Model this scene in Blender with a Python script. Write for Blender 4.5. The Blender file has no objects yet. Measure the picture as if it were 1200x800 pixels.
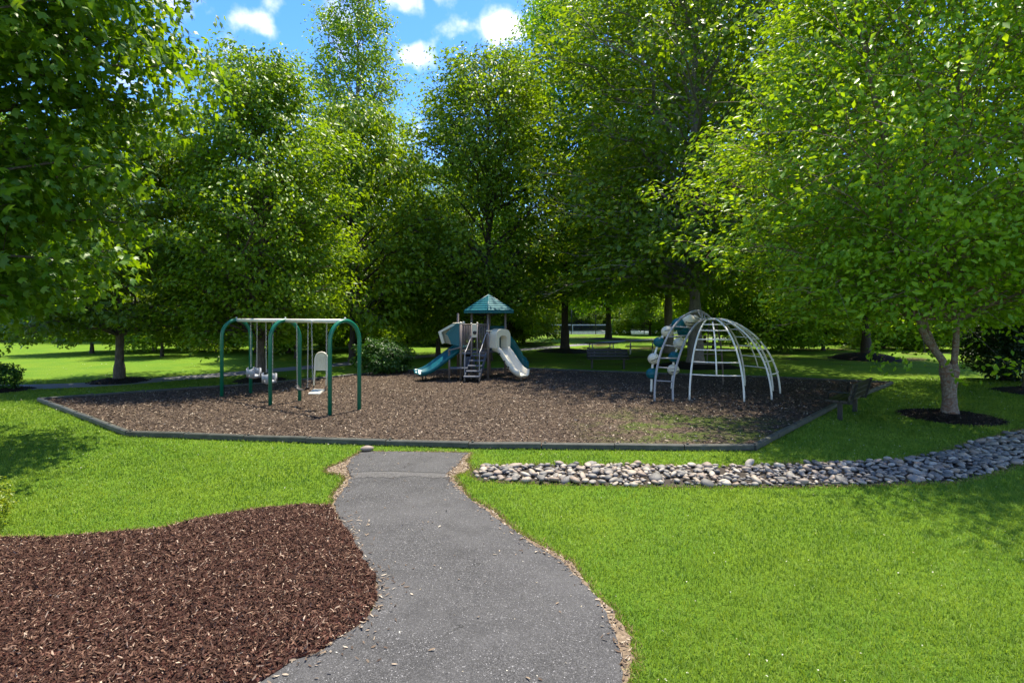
import bpy, bmesh, math, random
import numpy as np
from mathutils import Vector, Matrix, Quaternion

# ------------------------------------------------------------------ scene, camera, light
S = bpy.context.scene
C = S.collection
R = math.radians
CAM_H = 2.4
FPX = 620.0
cam = bpy.data.objects.new("camera", bpy.data.cameras.new("camera"))
C.objects.link(cam)
S.camera = cam
cam.location = (0, 0, CAM_H)
cam.rotation_euler = (R(90), 0, 0)
cam.data.sensor_width = 36
cam.data.lens = FPX / 1200 * 36
cam.data.shift_y = -0.025
cam.data.clip_start = 0.05
cam.data.clip_end = 3000

SUN_EL = 70.5
SUN_DIR = Vector((0.46, 0.89, 0)).normalized()      # horizontal direction towards the sun
wd = bpy.data.worlds.new("World")
S.world = wd
wd.use_nodes = True
nt = wd.node_tree
nt.nodes.clear()
wo = nt.nodes.new("ShaderNodeOutputWorld")
bg = nt.nodes.new("ShaderNodeBackground")
sky = nt.nodes.new("ShaderNodeTexSky")
sky.sky_type = 'NISHITA'
sky.sun_disc = False
sky.sun_elevation = R(SUN_EL)
sky.sun_rotation = math.atan2(SUN_DIR.x, SUN_DIR.y)
sky.air_density = 1.0
sky.dust_density = 0.3
sky.ozone_density = 1.6
bg.inputs[1].default_value = 0.15
tc = nt.nodes.new("ShaderNodeTexCoord")
# fair-weather cumulus: noise over the whole sky, raised to add unseen white cloud as fill light
n1 = nt.nodes.new("ShaderNodeTexNoise")
n1.inputs['Scale'].default_value = 13.0
n1.inputs['Detail'].default_value = 8
n1.inputs['Roughness'].default_value = 0.52
nbig = nt.nodes.new("ShaderNodeTexNoise")
nbig.inputs['Scale'].default_value = 2.6
nbig.inputs['Detail'].default_value = 2


def wmath(op, a, b=0.0):
    m_ = nt.nodes.new("ShaderNodeMath"); m_.operation = op
    for s_, v_ in ((m_.inputs[0], a), (m_.inputs[1], b)):
        if hasattr(v_, 'default_value'): nt.links.new(v_, s_)
        else: s_.default_value = v_
    return m_.outputs[0]


# small fair-weather cumulus: a few heaps over the trees, more added out of view as neutral fill light
heaps = [(296, 28, 0.05), (312, 36, 0.035), (468, -4, 0.07), (482, 66, 0.045), (545, 28, 0.05), (585, 26, 0.07), (612, 34, 0.045), (150, -60, 0.1), (700, -120, 0.12), (950, -60, 0.1)]
cloud_f = wmath('MULTIPLY', wmath('SUBTRACT', nbig.outputs[0], 0.52), 5.0)
for px_, py_, rad_ in heaps:
    d_ = Vector(((px_ - 600) / FPX, 1, (370 - py_) / FPX)).normalized()
    vs_ = nt.nodes.new("ShaderNodeVectorMath"); vs_.operation = 'SUBTRACT'; vs_.inputs[1].default_value = d_
    nt.links.new(tc.outputs['Generated'], vs_.inputs[0])
    vm_ = nt.nodes.new("ShaderNodeVectorMath"); vm_.operation = 'MULTIPLY'; vm_.inputs[1].default_value = (1.0, 1.0, 1.7)
    nt.links.new(vs_.outputs[0], vm_.inputs[0])
    vl_ = nt.nodes.new("ShaderNodeVectorMath"); vl_.operation = 'LENGTH'
    nt.links.new(vm_.outputs[0], vl_.inputs[0])
    cloud_f = wmath('MAXIMUM', cloud_f, wmath('SUBTRACT', 1.0, wmath('DIVIDE', vl_.outputs['Value'], rad_)))
cloud_f = wmath('ADD', cloud_f, wmath('MULTIPLY', wmath('SUBTRACT', n1.outputs[0], 0.5), 4.2))
rp = nt.nodes.new("ShaderNodeMapRange")
rp.interpolation_type = 'SMOOTHSTEP'
rp.inputs[1].default_value = 0.1
rp.inputs[2].default_value = 1.1
nt.links.new(cloud_f, rp.inputs[0])
mx = nt.nodes.new("ShaderNodeMix")
mx.data_type = 'RGBA'
mx.inputs[7].default_value = (3.1, 3.2, 3.4, 1)
hs = nt.nodes.new("ShaderNodeHueSaturation")
hs.inputs['Saturation'].default_value = 1.38
hs.inputs['Hue'].default_value = 0.513
hs.inputs['Value'].default_value = 0.72
L = nt.links
L.new(tc.outputs['Generated'], n1.inputs[0])
L.new(tc.outputs['Generated'], nbig.inputs[0])
L.new(sky.outputs[0], hs.inputs['Color'])
L.new(rp.outputs[0], mx.inputs[0])
L.new(hs.outputs[0], mx.inputs[6])
L.new(mx.outputs[2], bg.inputs[0])
L.new(bg.outputs[0], wo.inputs[0])

sun = bpy.data.objects.new("sun", bpy.data.lights.new("sun", 'SUN'))
C.objects.link(sun)
sun.data.energy = 3.25
sun.data.angle = R(0.53)
sun.data.color = (1.0, 0.92, 0.76)
to_sun = Vector((SUN_DIR.x * math.cos(R(SUN_EL)), SUN_DIR.y * math.cos(R(SUN_EL)), math.sin(R(SUN_EL))))
sun.rotation_euler = to_sun.to_track_quat('Z', 'Y').to_euler()
sun.location = (20, 30, 40)

S.view_settings.view_transform = 'Standard'
S.view_settings.look = 'None'
S.view_settings.gamma = 1
S.view_settings.exposure = 1.75
S.render.engine = 'CYCLES'
S.cycles.use_denoising = True
S.cycles.max_bounces = 8
S.cycles.diffuse_bounces = 4
S.cycles.transmission_bounces = 5
S.cycles.transparent_max_bounces = 6

rng = np.random.default_rng(7)
random.seed(7)


# ------------------------------------------------------------------ helpers
def G(px, py):
    """ground point (x, y) read off the photograph"""
    Z = CAM_H * FPX / (py - 370.0)
    return ((px - 600) / FPX * Z, Z)


def tag(o, label=None, cat=None, group=None, kind=None):
    if label: o['label'] = label
    if cat: o['category'] = cat
    if group: o['group'] = group
    if kind: o['kind'] = kind
    return o


def empty(name, loc, rz=0.0, label=None, cat=None, group=None):
    o = bpy.data.objects.new(name, None)
    o.empty_display_size = 0.2
    C.objects.link(o)
    o.location = loc
    o.rotation_euler = (0, 0, rz)
    return tag(o, label, cat, group)


def link_mesh(name, me, parent=None, loc=None):
    o = bpy.data.objects.new(name, me)
    C.objects.link(o)
    if parent is not None: o.parent = parent
    if loc is not None: o.location = loc
    return o


def copy_tree(o, parent=None):
    c = o.copy()
    C.objects.link(c)
    if parent is not None: c.parent = parent
    for ch in [x for x in bpy.data.objects if x.parent == o]:
        copy_tree(ch, c)
    return c


def np_mesh(name, verts, faces, mat, rnd=None, smooth=False):
    """verts n x 3, faces m x k (k = 3 or 4), rnd = one number per face"""
    me = bpy.data.meshes.new(name)
    faces = np.asarray(faces, dtype=np.int32)
    m, k = faces.shape
    me.vertices.add(len(verts))
    me.vertices.foreach_set('co', np.asarray(verts, dtype=np.float32).ravel())
    me.loops.add(m * k)
    me.loops.foreach_set('vertex_index', faces.ravel())
    me.polygons.add(m)
    me.polygons.foreach_set('loop_start', np.arange(m, dtype=np.int32) * k)
    if smooth:
        me.polygons.foreach_set('use_smooth', np.ones(m, dtype=bool))
    if rnd is not None:
        a = me.attributes.new('rnd', 'FLOAT', 'FACE')
        a.data.foreach_set('value', np.asarray(rnd, dtype=np.float32))
    me.materials.append(mat)
    me.update(calc_edges=True)
    return me


class MB:
    """collects shapes for one mesh object"""
    def __init__(s):
        s.v, s.f, s.sm = [], [], []

    def add(s, vs, fs, smooth=False):
        b = len(s.v)
        s.v += [tuple(v) for v in vs]
        s.f += [tuple(i + b for i in f) for f in fs]
        s.sm += [smooth] * len(fs)
        return s

    def box(s, c, size, rot=None, bev=0.0):
        """box with chamfered long edges when bev > 0"""
        x, y, z = [d / 2 for d in size]
        if bev <= 0:
            vs = [(-x, -y, -z), (x, -y, -z), (x, y, -z), (-x, y, -z), (-x, -y, z), (x, -y, z), (x, y, z), (-x, y, z)]
            fs = [(0, 3, 2, 1), (4, 5, 6, 7), (0, 1, 5, 4), (1, 2, 6, 5), (2, 3, 7, 6), (3, 0, 4, 7)]
        else:
            b = bev
            prof = [(-y + b, -z), (y - b, -z), (y, -z + b), (y, z - b), (y - b, z), (-y + b, z), (-y, z - b), (-y, -z + b)]
            vs = [(-x, p[0], p[1]) for p in prof] + [(x, p[0], p[1]) for p in prof]
            fs = [tuple(range(7, -1, -1)), tuple(range(8, 16))]
            fs += [(i, (i + 1) % 8, (i + 1) % 8 + 8, i + 8) for i in range(8)]
        M = rot if rot is not None else Matrix.Identity(3)
        c = Vector(c)
        return s.add([M @ Vector(v) + c for v in vs], fs)

    def beam(s, a, b, w, h, bev=0.0, up=(0, 0, 1)):
        a, b = Vector(a), Vector(b)
        x = (b - a).normalized()
        y = Vector(up).cross(x)
        if y.length < 1e-4: y = Vector((0, 1, 0)).cross(x)
        y.normalize()
        z = x.cross(y)
        M = Matrix((x, y, z)).transposed()
        return s.box((a + b) / 2, ((b - a).length, w, h), M, bev)

    def tube(s, pts, r, n=10, caps=True):
        pts = [Vector(p) for p in pts]
        rs = r if isinstance(r, (list, tuple)) else [r] * len(pts)
        t0 = (pts[1] - pts[0]).normalized()
        u = t0.cross(Vector((0, 0, 1)))
        if u.length < 1e-3: u = t0.cross(Vector((1, 0, 0)))
        u.normalize()
        vs, fs = [], []
        for i, p in enumerate(pts):
            t = (pts[min(i + 1, len(pts) - 1)] - pts[max(i - 1, 0)]).normalized()
            u = (u - t * u.dot(t)).normalized()
            w = t.cross(u)
            for k in range(n):
                a = 2 * math.pi * k / n
                vs.append(p + (u * math.cos(a) + w * math.sin(a)) * rs[i])
        for i in range(len(pts) - 1):
            for k in range(n):
                fs.append((i * n + k, i * n + (k + 1) % n, (i + 1) * n + (k + 1) % n, (i + 1) * n + k))
        s.add(vs, fs, True)
        if caps:
            b = len(s.v) - len(vs)
            s.f += [tuple(b + k for k in reversed(range(n))), tuple(b + (len(pts) - 1) * n + k for k in range(n))]
            s.sm += [False, False]
        return s

    def ball(s, c, r, n=14, m=9, sq=(1, 1, 1), M=None):
        vs, fs = [], []
        M = M or Matrix.Identity(3)
        for i in range(m + 1):
            th = math.pi * i / m
            for k in range(n):
                a = 2 * math.pi * k / n
                v = Vector((math.sin(th) * math.cos(a) * sq[0], math.sin(th) * math.sin(a) * sq[1], math.cos(th) * sq[2])) * r
                vs.append(M @ v + Vector(c))
        for i in range(m):
            for k in range(n):
                fs.append((i * n + k, (i + 1) * n + k, (i + 1) * n + (k + 1) % n, i * n + (k + 1) % n))
        return s.add(vs, fs, True)

    def sweep(s, pts, prof, ups=None, closed=False, smooth=True):
        """sweep an open/closed (side, up) profile along pts; returns self"""
        pts = [Vector(p) for p in pts]
        n = len(prof)
        vs, fs = [], []
        for i, p in enumerate(pts):
            t = (pts[min(i + 1, len(pts) - 1)] - pts[max(i - 1, 0)]).normalized()
            side = t.cross(Vector((0, 0, 1))).normalized()
            up = side.cross(t)
            for (a, b) in prof:
                vs.append(p + side * a + up * b)
        for i in range(len(pts) - 1):
            for k in range(n if closed else n - 1):
                fs.append((i * n + k, i * n + (k + 1) % n, (i + 1) * n + (k + 1) % n, (i + 1) * n + k))
        if closed:
            fs.append(tuple(range(n - 1, -1, -1)))
            fs.append(tuple((len(pts) - 1) * n + k for k in range(n)))
        return s.add(vs, fs, smooth)

    def build(s, name, mat, parent=None):
        me = bpy.data.meshes.new(name)
        me.from_pydata(s.v, [], s.f)
        me.polygons.foreach_set('use_smooth', s.sm)
        me.materials.append(mat)
        me.update()
        return link_mesh(name, me, parent)


def part(name, fn, mat, parent):
    m = MB(); fn(m)
    return m.build(name, mat, parent)


def curve(ctrl, n=24):
    """Catmull-Rom through control points"""
    P = [Vector(p) for p in ctrl]
    P = [P[0] * 2 - P[1]] + P + [P[-1] * 2 - P[-2]]
    out = []
    segs = len(P) - 3
    for i in range(n + 1):
        u = i / n * segs
        k = min(int(u), segs - 1)
        t = u - k
        a, b, c, d = P[k:k + 4]
        out.append(0.5 * ((2 * b) + (c - a) * t + (2 * a - 5 * b + 4 * c - d) * t * t + (3 * b - 3 * c + d - a) * t ** 3))
    return out


# ------------------------------------------------------------------ materials
def mat_new(name):
    m = bpy.data.materials.new(name)
    m.use_nodes = True
    t = m.node_tree
    p = t.nodes['Principled BSDF']
    return m, t, p


def N(t, typ, **kw):
    n = t.nodes.new(typ)
    for k, v in kw.items():
        if k.startswith('i_'):
            n.inputs[k[2:].replace('_', ' ')].default_value = v
        else:
            setattr(n, k, v)
    return n


def ramp(t, fac, stops):
    r = t.nodes.new("ShaderNodeValToRGB")
    e = r.color_ramp.elements
    while len(e) < len(stops): e.new(0.5)
    for i, (p, c) in enumerate(stops):
        e[i].position = p
        e[i].color = (*c, 1) if len(c) == 3 else c
    t.links.new(fac, r.inputs[0])
    return r.outputs[0]


def mixc(t, f, a, b, mode='MIX'):
    m = t.nodes.new("ShaderNodeMix")
    m.data_type = 'RGBA'
    m.blend_type = mode
    for s, v in ((m.inputs[0], f), (m.inputs[6], a), (m.inputs[7], b)):
        if hasattr(v, 'default_value'): t.links.new(v, s)
        elif isinstance(v, (int, float)): s.default_value = v
        else: s.default_value = (*v, 1)
    return m.outputs[2]


def math_n(t, op, a, b=0.5):
    m = t.nodes.new("ShaderNodeMath")
    m.operation = op
    for s, v in ((m.inputs[0], a), (m.inputs[1], b)):
        if hasattr(v, 'default_value'): t.links.new(v, s)
        else: s.default_value = v
    return m.outputs[0]


def noise(t, vec, scale, detail=4, rough=0.55, dist=0.0):
    n = N(t, "ShaderNodeTexNoise", i_Scale=scale, i_Detail=detail, i_Roughness=rough, i_Distortion=dist)
    t.links.new(vec, n.inputs['Vector'])
    return n.outputs[0]


def coords(t, kind='Object', scale=None):
    c = t.nodes.new("ShaderNodeTexCoord")
    if scale is None: return c.outputs[kind]
    m = t.nodes.new("ShaderNodeMapping")
    m.inputs['Scale'].default_value = scale
    t.links.new(c.outputs[kind], m.inputs[0])
    return m.outputs[0]


def bump(t, p, h, strength=0.3, dist=0.02):
    b = t.nodes.new("ShaderNodeBump")
    b.inputs['Strength'].default_value = strength
    b.inputs['Distance'].default_value = dist
    t.links.new(h, b.inputs['Height'])
    t.links.new(b.outputs[0], p.inputs['Normal'])


def rand_out(t):
    """a 0..1 number that differs per face group (rnd attribute) and per object copy"""
    a = N(t, "ShaderNodeAttribute", attribute_name='rnd')
    o = t.nodes.new("ShaderNodeObjectInfo")
    return a.outputs['Fac'], o.outputs['Random']


def m_leaf(name, dark, light, tint, trans=0.42, rough=0.42, spec=0.35):
    m, t, p = mat_new(name)
    a, o = rand_out(t)
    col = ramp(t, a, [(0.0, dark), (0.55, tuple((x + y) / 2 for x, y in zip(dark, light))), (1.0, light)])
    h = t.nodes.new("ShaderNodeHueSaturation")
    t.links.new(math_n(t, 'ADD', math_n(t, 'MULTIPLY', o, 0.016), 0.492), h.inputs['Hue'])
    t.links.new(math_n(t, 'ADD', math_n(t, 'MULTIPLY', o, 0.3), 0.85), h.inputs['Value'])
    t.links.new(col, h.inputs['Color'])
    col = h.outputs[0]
    t.links.new(col, p.inputs['Base Color'])
    p.inputs['Roughness'].default_value = rough
    p.inputs['Specular IOR Level'].default_value = spec
    tr = t.nodes.new("ShaderNodeBsdfTranslucent")
    t.links.new(mixc(t, 1.0, col, tint, 'MULTIPLY'), tr.inputs[0])
    ms = t.nodes.new("ShaderNodeMixShader")
    ms.inputs[0].default_value = trans
    t.links.new(p.outputs[0], ms.inputs[1])
    t.links.new(tr.outputs[0], ms.inputs[2])
    t.links.new(ms.outputs[0], t.nodes['Material Output'].inputs[0])
    return m


def m_bark(name, c1, c2, scale=(6, 6, 1.6), patch=None):
    m, t, p = mat_new(name)
    v = coords(t, 'Object', scale)
    n = noise(t, v, 3.0, 8, 0.65, 0.6)
    col = ramp(t, n, [(0.3, c1), (0.7, c2)])
    if patch:
        n2 = noise(t, coords(t, 'Object', (3, 3, 7)), 2.2, 5, 0.7, 1.0)
        col = mixc(t, ramp(t, n2, [(0.48, (0, 0, 0)), (0.58, (1, 1, 1))]), col, patch)
    t.links.new(col, p.inputs['Base Color'])
    p.inputs['Roughness'].default_value = 0.9
    bump(t, p, n, 0.8, 0.03)
    return m


def m_paint(name, col, rough=0.35, wear=0.12, dirt=(0.12, 0.1, 0.08), metal=0.0):
    m, t, p = mat_new(name)
    v = coords(t, 'Object')
    n = noise(t, v, 9, 6, 0.65)
    n2 = noise(t, v, 1.7, 3, 0.5)
    f = math_n(t, 'MULTIPLY', ramp(t, n, [(0.5, (0, 0, 0)), (0.75, (1, 1, 1))]), wear * 2)
    c = mixc(t, f, col, dirt)
    c = mixc(t, math_n(t, 'MULTIPLY', n2, wear), c, tuple(x * 0.7 for x in col))
    t.links.new(c, p.inputs['Base Color'])
    t.links.new(math_n(t, 'ADD', math_n(t, 'MULTIPLY', n, 0.25), rough - 0.1), p.inputs['Roughness'])
    p.inputs['Metallic'].default_value = metal
    return m


def m_chips(name, stops, rough=0.85):
    m, t, p = mat_new(name)
    a, o = rand_out(t)
    c = ramp(t, a, stops)
    n = noise(t, coords(t), 60, 3)
    c = mixc(t, math_n(t, 'MULTIPLY', n, 0.5), c, (0.03, 0.022, 0.018))
    t.links.new(c, p.inputs['Base Color'])
    p.inputs['Roughness'].default_value = rough
    p.inputs['Specular IOR Level'].default_value = 0.12
    return m


def m_mulch(name, c1, c2, c3, patch=None, fine=34.0):
    m, t, p = mat_new(name)
    v = coords(t)
    vo = N(t, "ShaderNodeTexVoronoi", i_Scale=fine, i_Randomness=1.0)
    w = noise(t, v, 14, 3)
    mv = t.nodes.new("ShaderNodeVectorMath"); mv.operation = 'ADD'
    t.links.new(v, mv.inputs[0])
    ws = t.nodes.new("ShaderNodeVectorMath"); ws.operation = 'SCALE'; ws.inputs['Scale'].default_value = 0.06
    t.links.new(w, ws.inputs[0]); t.links.new(ws.outputs[0], mv.inputs[1])
    t.links.new(mv.outputs[0], vo.inputs['Vector'])
    sep = t.nodes.new("ShaderNodeSeparateColor")
    t.links.new(vo.outputs['Color'], sep.inputs[0])
    col = ramp(t, sep.outputs[0], [(0.0, c1), (0.6, c2), (0.9, c3), (1.0, tuple(x * 1.7 for x in c3))])
    big = noise(t, v, 0.55, 5, 0.6)
    col = mixc(t, ramp(t, big, [(0.35, (0.0, 0, 0)), (0.7, (0.55, 0.55, 0.55))]), col, c1)
    if patch:
        pn = noise(t, v, 0.9, 6, 0.7)
        sx = t.nodes.new("ShaderNodeSeparateXYZ")
        t.links.new(v, sx.inputs[0])
        # moss grows only in the corner by the drain stones, which stays damp under the birch
        d = math_n(t, 'SQRT', math_n(t, 'ADD', math_n(t, 'POWER', math_n(t, 'SUBTRACT', sx.outputs[0], 3.9), 2.0), math_n(t, 'POWER', math_n(t, 'SUBTRACT', sx.outputs[1], 11.0), 2.0)))
        mr = t.nodes.new("ShaderNodeMapRange")
        mr.inputs[1].default_value = 2.9; mr.inputs[2].default_value = 1.3
        t.links.new(d, mr.inputs[0])
        f = math_n(t, 'MULTIPLY', ramp(t, pn, [(0.44, (0, 0, 0)), (0.55, (1, 1, 1))]), mr.outputs[0])
        col = mixc(t, f, col, patch)
    t.links.new(col, p.inputs['Base Color'])
    p.inputs['Roughness'].default_value = 0.92
    p.inputs['Specular IOR Level'].default_value = 0.1
    h = math_n(t, 'ADD', vo.outputs['Distance'], noise(t, v, 90, 3))
    bump(t, p, h, 0.9, 0.02)
    return m


M = {}
M['lawn'], t, p = mat_new('lawn_turf')
v = coords(t)
na = noise(t, v, 0.45, 5, 0.6); nb = noise(t, v, 40, 5, 0.7); nc = noise(t, v, 3.2, 5, 0.65)
c = ramp(t, nb, [(0.25, (0.05, 0.115, 0.01)), (0.55, (0.11, 0.21, 0.02)), (0.8, (0.19, 0.3, 0.035))])
c = mixc(t, ramp(t, na, [(0.4, (0, 0, 0)), (0.7, (0.6, 0.6, 0.6))]), c, (0.18, 0.25, 0.02))
sx = t.nodes.new("ShaderNodeSeparateXYZ"); t.links.new(v, sx.inputs[0])
mr = t.nodes.new("ShaderNodeMapRange"); mr.inputs[1].default_value = 22; mr.inputs[2].default_value = 30
t.links.new(math_n(t, 'ADD', sx.outputs[1], math_n(t, 'MULTIPLY', math_n(t, 'MINIMUM', sx.outputs[0], 0.0), 0.9)), mr.inputs[0])
bare = math_n(t, 'MULTIPLY', ramp(t, noise(t, v, 0.33, 6, 0.65), [(0.5, (0, 0, 0)), (0.62, (1, 1, 1))]), mr.outputs[0])
c = mixc(t, bare, c, (0.075, 0.055, 0.03))
t.links.new(c, p.inputs['Base Color'])
p.inputs['Roughness'].default_value = 0.9
p.inputs['Specular IOR Level'].default_value = 0.05
bump(t, p, math_n(t, 'ADD', nb, nc), 0.9, 0.05)

M['blade'] = m_leaf('grass_blade', (0.06, 0.145, 0.012), (0.265, 0.36, 0.045), (1.25, 1.2, 0.6), 0.42, 0.55, 0.25)
M['straw'] = m_leaf('dry_grass', (0.22, 0.15, 0.06), (0.42, 0.33, 0.14), (1, 1, 0.7), 0.2, 0.7, 0.1)

def m_asphalt(name, k=1.0, dust=0.0):
    m, t, p = mat_new(name)
    v = coords(t)
    vo = N(t, "ShaderNodeTexVoronoi", i_Scale=150.0); t.links.new(v, vo.inputs['Vector'])
    sep = t.nodes.new("ShaderNodeSeparateColor"); t.links.new(vo.outputs['Color'], sep.inputs[0])
    g = lambda a, w=1.03: (a * k * w * 1.12, a * k * 1.12, a * k * 1.1)
    c = ramp(t, sep.outputs[0], [(0.0, g(0.022)), (0.5, g(0.046)), (0.9, g(0.085)), (0.975, g(0.12)), (1.0, g(0.32))])
    big = noise(t, v, 0.6, 6, 0.62)
    c = mixc(t, ramp(t, big, [(0.38, (0, 0, 0)), (0.68, (0.75, 0.75, 0.75))]), c, g(0.085))
    c = mixc(t, ramp(t, noise(t, v, 2.3, 6, 0.7), [(0.5, (0, 0, 0)), (0.75, (0.6, 0.6, 0.6))]), c, g(0.03))
    c = mixc(t, ramp(t, noise(t, v, 17, 4, 0.7), [(0.62, (0, 0, 0)), (0.7, (0.5, 0.5, 0.5))]), c, g(0.026))
    cv = N(t, "ShaderNodeTexVoronoi", i_Scale=0.55, feature='DISTANCE_TO_EDGE')
    wv = t.nodes.new("ShaderNodeVectorMath"); wv.operation = 'MULTIPLY_ADD'
    nz = N(t, "ShaderNodeTexNoise", i_Scale=2.5, i_Detail=6.0); t.links.new(v, nz.inputs['Vector'])
    t.links.new(nz.outputs['Color'], wv.inputs[0]); wv.inputs[1].default_value = (0.7, 0.7, 0); t.links.new(v, wv.inputs[2])
    t.links.new(wv.outputs[0], cv.inputs['Vector'])
    ck = math_n(t, 'MULTIPLY', ramp(t, cv.outputs['Distance'], [(0.0, (1, 1, 1)), (0.0035, (0, 0, 0))]), ramp(t, noise(t, v, 0.9, 2), [(0.52, (0, 0, 0)), (0.58, (0.8, 0.8, 0.8))]))
    c = mixc(t, ck, c, (0.012, 0.012, 0.011))
    if dust: c = mixc(t, math_n(t, 'MULTIPLY', noise(t, v, 9, 5, 0.7), dust), c, (0.26, 0.24, 0.21))
    t.links.new(c, p.inputs['Base Color'])
    p.inputs['Roughness'].default_value = 0.88
    p.inputs['Specular IOR Level'].default_value = 0.3
    bump(t, p, math_n(t, 'ADD', vo.outputs['Distance'], noise(t, v, 160, 3)), 0.7, 0.006)
    return m


M['asphalt'] = m_asphalt('asphalt')
M['worn'] = m_asphalt('worn_asphalt', 1.05, 0.2)
M['dirt'], t, p = mat_new('dirt')
v = coords(t); n = noise(t, v, 30, 6, 0.7)
c = ramp(t, n, [(0.3, (0.08, 0.055, 0.035)), (0.55, (0.2, 0.145, 0.09)), (0.75, (0.36, 0.29, 0.2))])
t.links.new(c, p.inputs['Base Color']); p.inputs['Roughness'].default_value = 0.95
bump(t, p, n, 0.8, 0.02)

M['mulch_play'] = m_mulch('playground_mulch', (0.04, 0.028, 0.02), (0.09, 0.064, 0.048), (0.18, 0.13, 0.09), (0.07, 0.095, 0.02))
M['mulch_bed'] = m_mulch('bed_mulch', (0.022, 0.008, 0.006), (0.055, 0.02, 0.015), (0.12, 0.055, 0.04))
M['chips_play'] = m_chips('weathered_wood_chips', [(0, (0.035, 0.025, 0.019)), (0.45, (0.082, 0.06, 0.046)), (0.84, (0.15, 0.112, 0.082)), (0.94, (0.34, 0.25, 0.17)), (1, (0.58, 0.48, 0.36))])
M['chips_bed'] = m_chips('dyed_bark_chips', [(0, (0.026, 0.011, 0.007)), (0.5, (0.074, 0.033, 0.021)), (0.82, (0.145, 0.076, 0.05)), (0.94, (0.25, 0.14, 0.09)), (1, (0.6, 0.45, 0.32))])
M['chips_ring'] = m_chips('dark_mulch_chips', [(0, (0.012, 0.009, 0.007)), (0.6, (0.04, 0.028, 0.022)), (0.94, (0.09, 0.065, 0.05)), (1, (0.3, 0.24, 0.18))])

M['stone'], t, p = mat_new('river_stone')
a, o = rand_out(t)
f = math_n(t, 'FRACT', math_n(t, 'ADD', a, o))
c = ramp(t, f, [(0.0, (0.06, 0.056, 0.05)), (0.2, (0.12, 0.11, 0.098)), (0.4, (0.2, 0.175, 0.145)), (0.56, (0.22, 0.15, 0.1)), (0.72, (0.31, 0.25, 0.18)), (0.88, (0.42, 0.36, 0.28)), (1.0, (0.1, 0.093, 0.083))])
n = noise(t, coords(t), 22, 6, 0.65)
c = mixc(t, ramp(t, n, [(0.4, (0, 0, 0)), (0.75, (0.4, 0.4, 0.4))]), c, (0.3, 0.28, 0.25))
t.links.new(c, p.inputs['Base Color']); p.inputs['Roughness'].default_value = 0.62
bump(t, p, n, 0.35, 0.01)

M['timber'], t, p = mat_new('border_timber')
v = coords(t, 'Object', (1, 1, 1)); n = noise(t, v, 5, 7, 0.7)
c = ramp(t, n, [(0.3, (0.028, 0.027, 0.022)), (0.55, (0.055, 0.058, 0.045)), (0.8, (0.11, 0.105, 0.085))])
t.links.new(c, p.inputs['Base Color']); p.inputs['Roughness'].default_value = 0.62
bump(t, p, n, 0.3, 0.01)

M['green'] = m_paint('green_powder_coat', (0.004, 0.15, 0.085), 0.32, 0.06)
M['teal'] = m_paint('teal_plastic', (0.002, 0.1, 0.125), 0.34, 0.08, (0.1, 0.14, 0.12))
M['roof'] = m_paint('teal_roof_plastic', (0.003, 0.11, 0.135), 0.42, 0.1, (0.12, 0.2, 0.2))
M['white_metal'] = m_paint('white_powder_coat', (0.8, 0.77, 0.7), 0.35, 0.06)
M['cream'] = m_paint('cream_plastic', (0.7, 0.64, 0.5), 0.42, 0.07, (0.3, 0.25, 0.18))
M['taupe'] = m_paint('taupe_powder_coat', (0.17, 0.135, 0.12), 0.42, 0.1)
M['rail'] = m_paint('grey_powder_coat', (0.3, 0.29, 0.3), 0.35, 0.08)
M['deck'] = m_paint('blue_grey_deck_coating', (0.075, 0.085, 0.11), 0.6, 0.1)
M['bucket'] = m_paint('pale_grey_rubber', (0.27, 0.29, 0.32), 0.6, 0.08)
M['chain'] = m_paint('galvanised_chain', (0.5, 0.5, 0.5), 0.4, 0.1, metal=0.7)
M['black'] = m_paint('black_rubber', (0.02, 0.02, 0.022), 0.5, 0.1)
M['bench'] = m_paint('dark_brown_plank', (0.012, 0.009, 0.009), 0.4, 0.15)
M['iron'] = m_paint('black_iron', (0.008, 0.01, 0.01), 0.45, 0.02)
M['board'] = m_paint('weathered_plank', (0.08, 0.062, 0.05), 0.75, 0.25)
M['galv'] = m_paint('galvanised_steel', (0.5, 0.5, 0.48), 0.5, 0.1)
M['screen'] = m_paint('windscreen_cloth', (0.07, 0.1, 0.1), 0.9, 0.2)
M['court'] = m_paint('court_surface', (0.055, 0.085, 0.075), 0.85, 0.15)
M['line'] = m_paint('white_court_line', (0.75, 0.75, 0.72), 0.8, 0.1)
M['net'] = m_paint('net_cord', (0.015, 0.02, 0.02), 0.8, 0.05)
M['bark'] = m_bark('grey_brown_bark', (0.045, 0.036, 0.03), (0.15, 0.125, 0.105))
M['bark_grey'] = m_bark('grey_bark', (0.09, 0.08, 0.072), (0.24, 0.215, 0.19))
M['bark_dark'] = m_bark('dark_bark', (0.02, 0.016, 0.013), (0.075, 0.06, 0.05))
M['bark_birch'] = m_bark('peeling_birch_bark', (0.07, 0.055, 0.045), (0.33, 0.27, 0.22), (9, 9, 5), (0.16, 0.08, 0.05))

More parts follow.
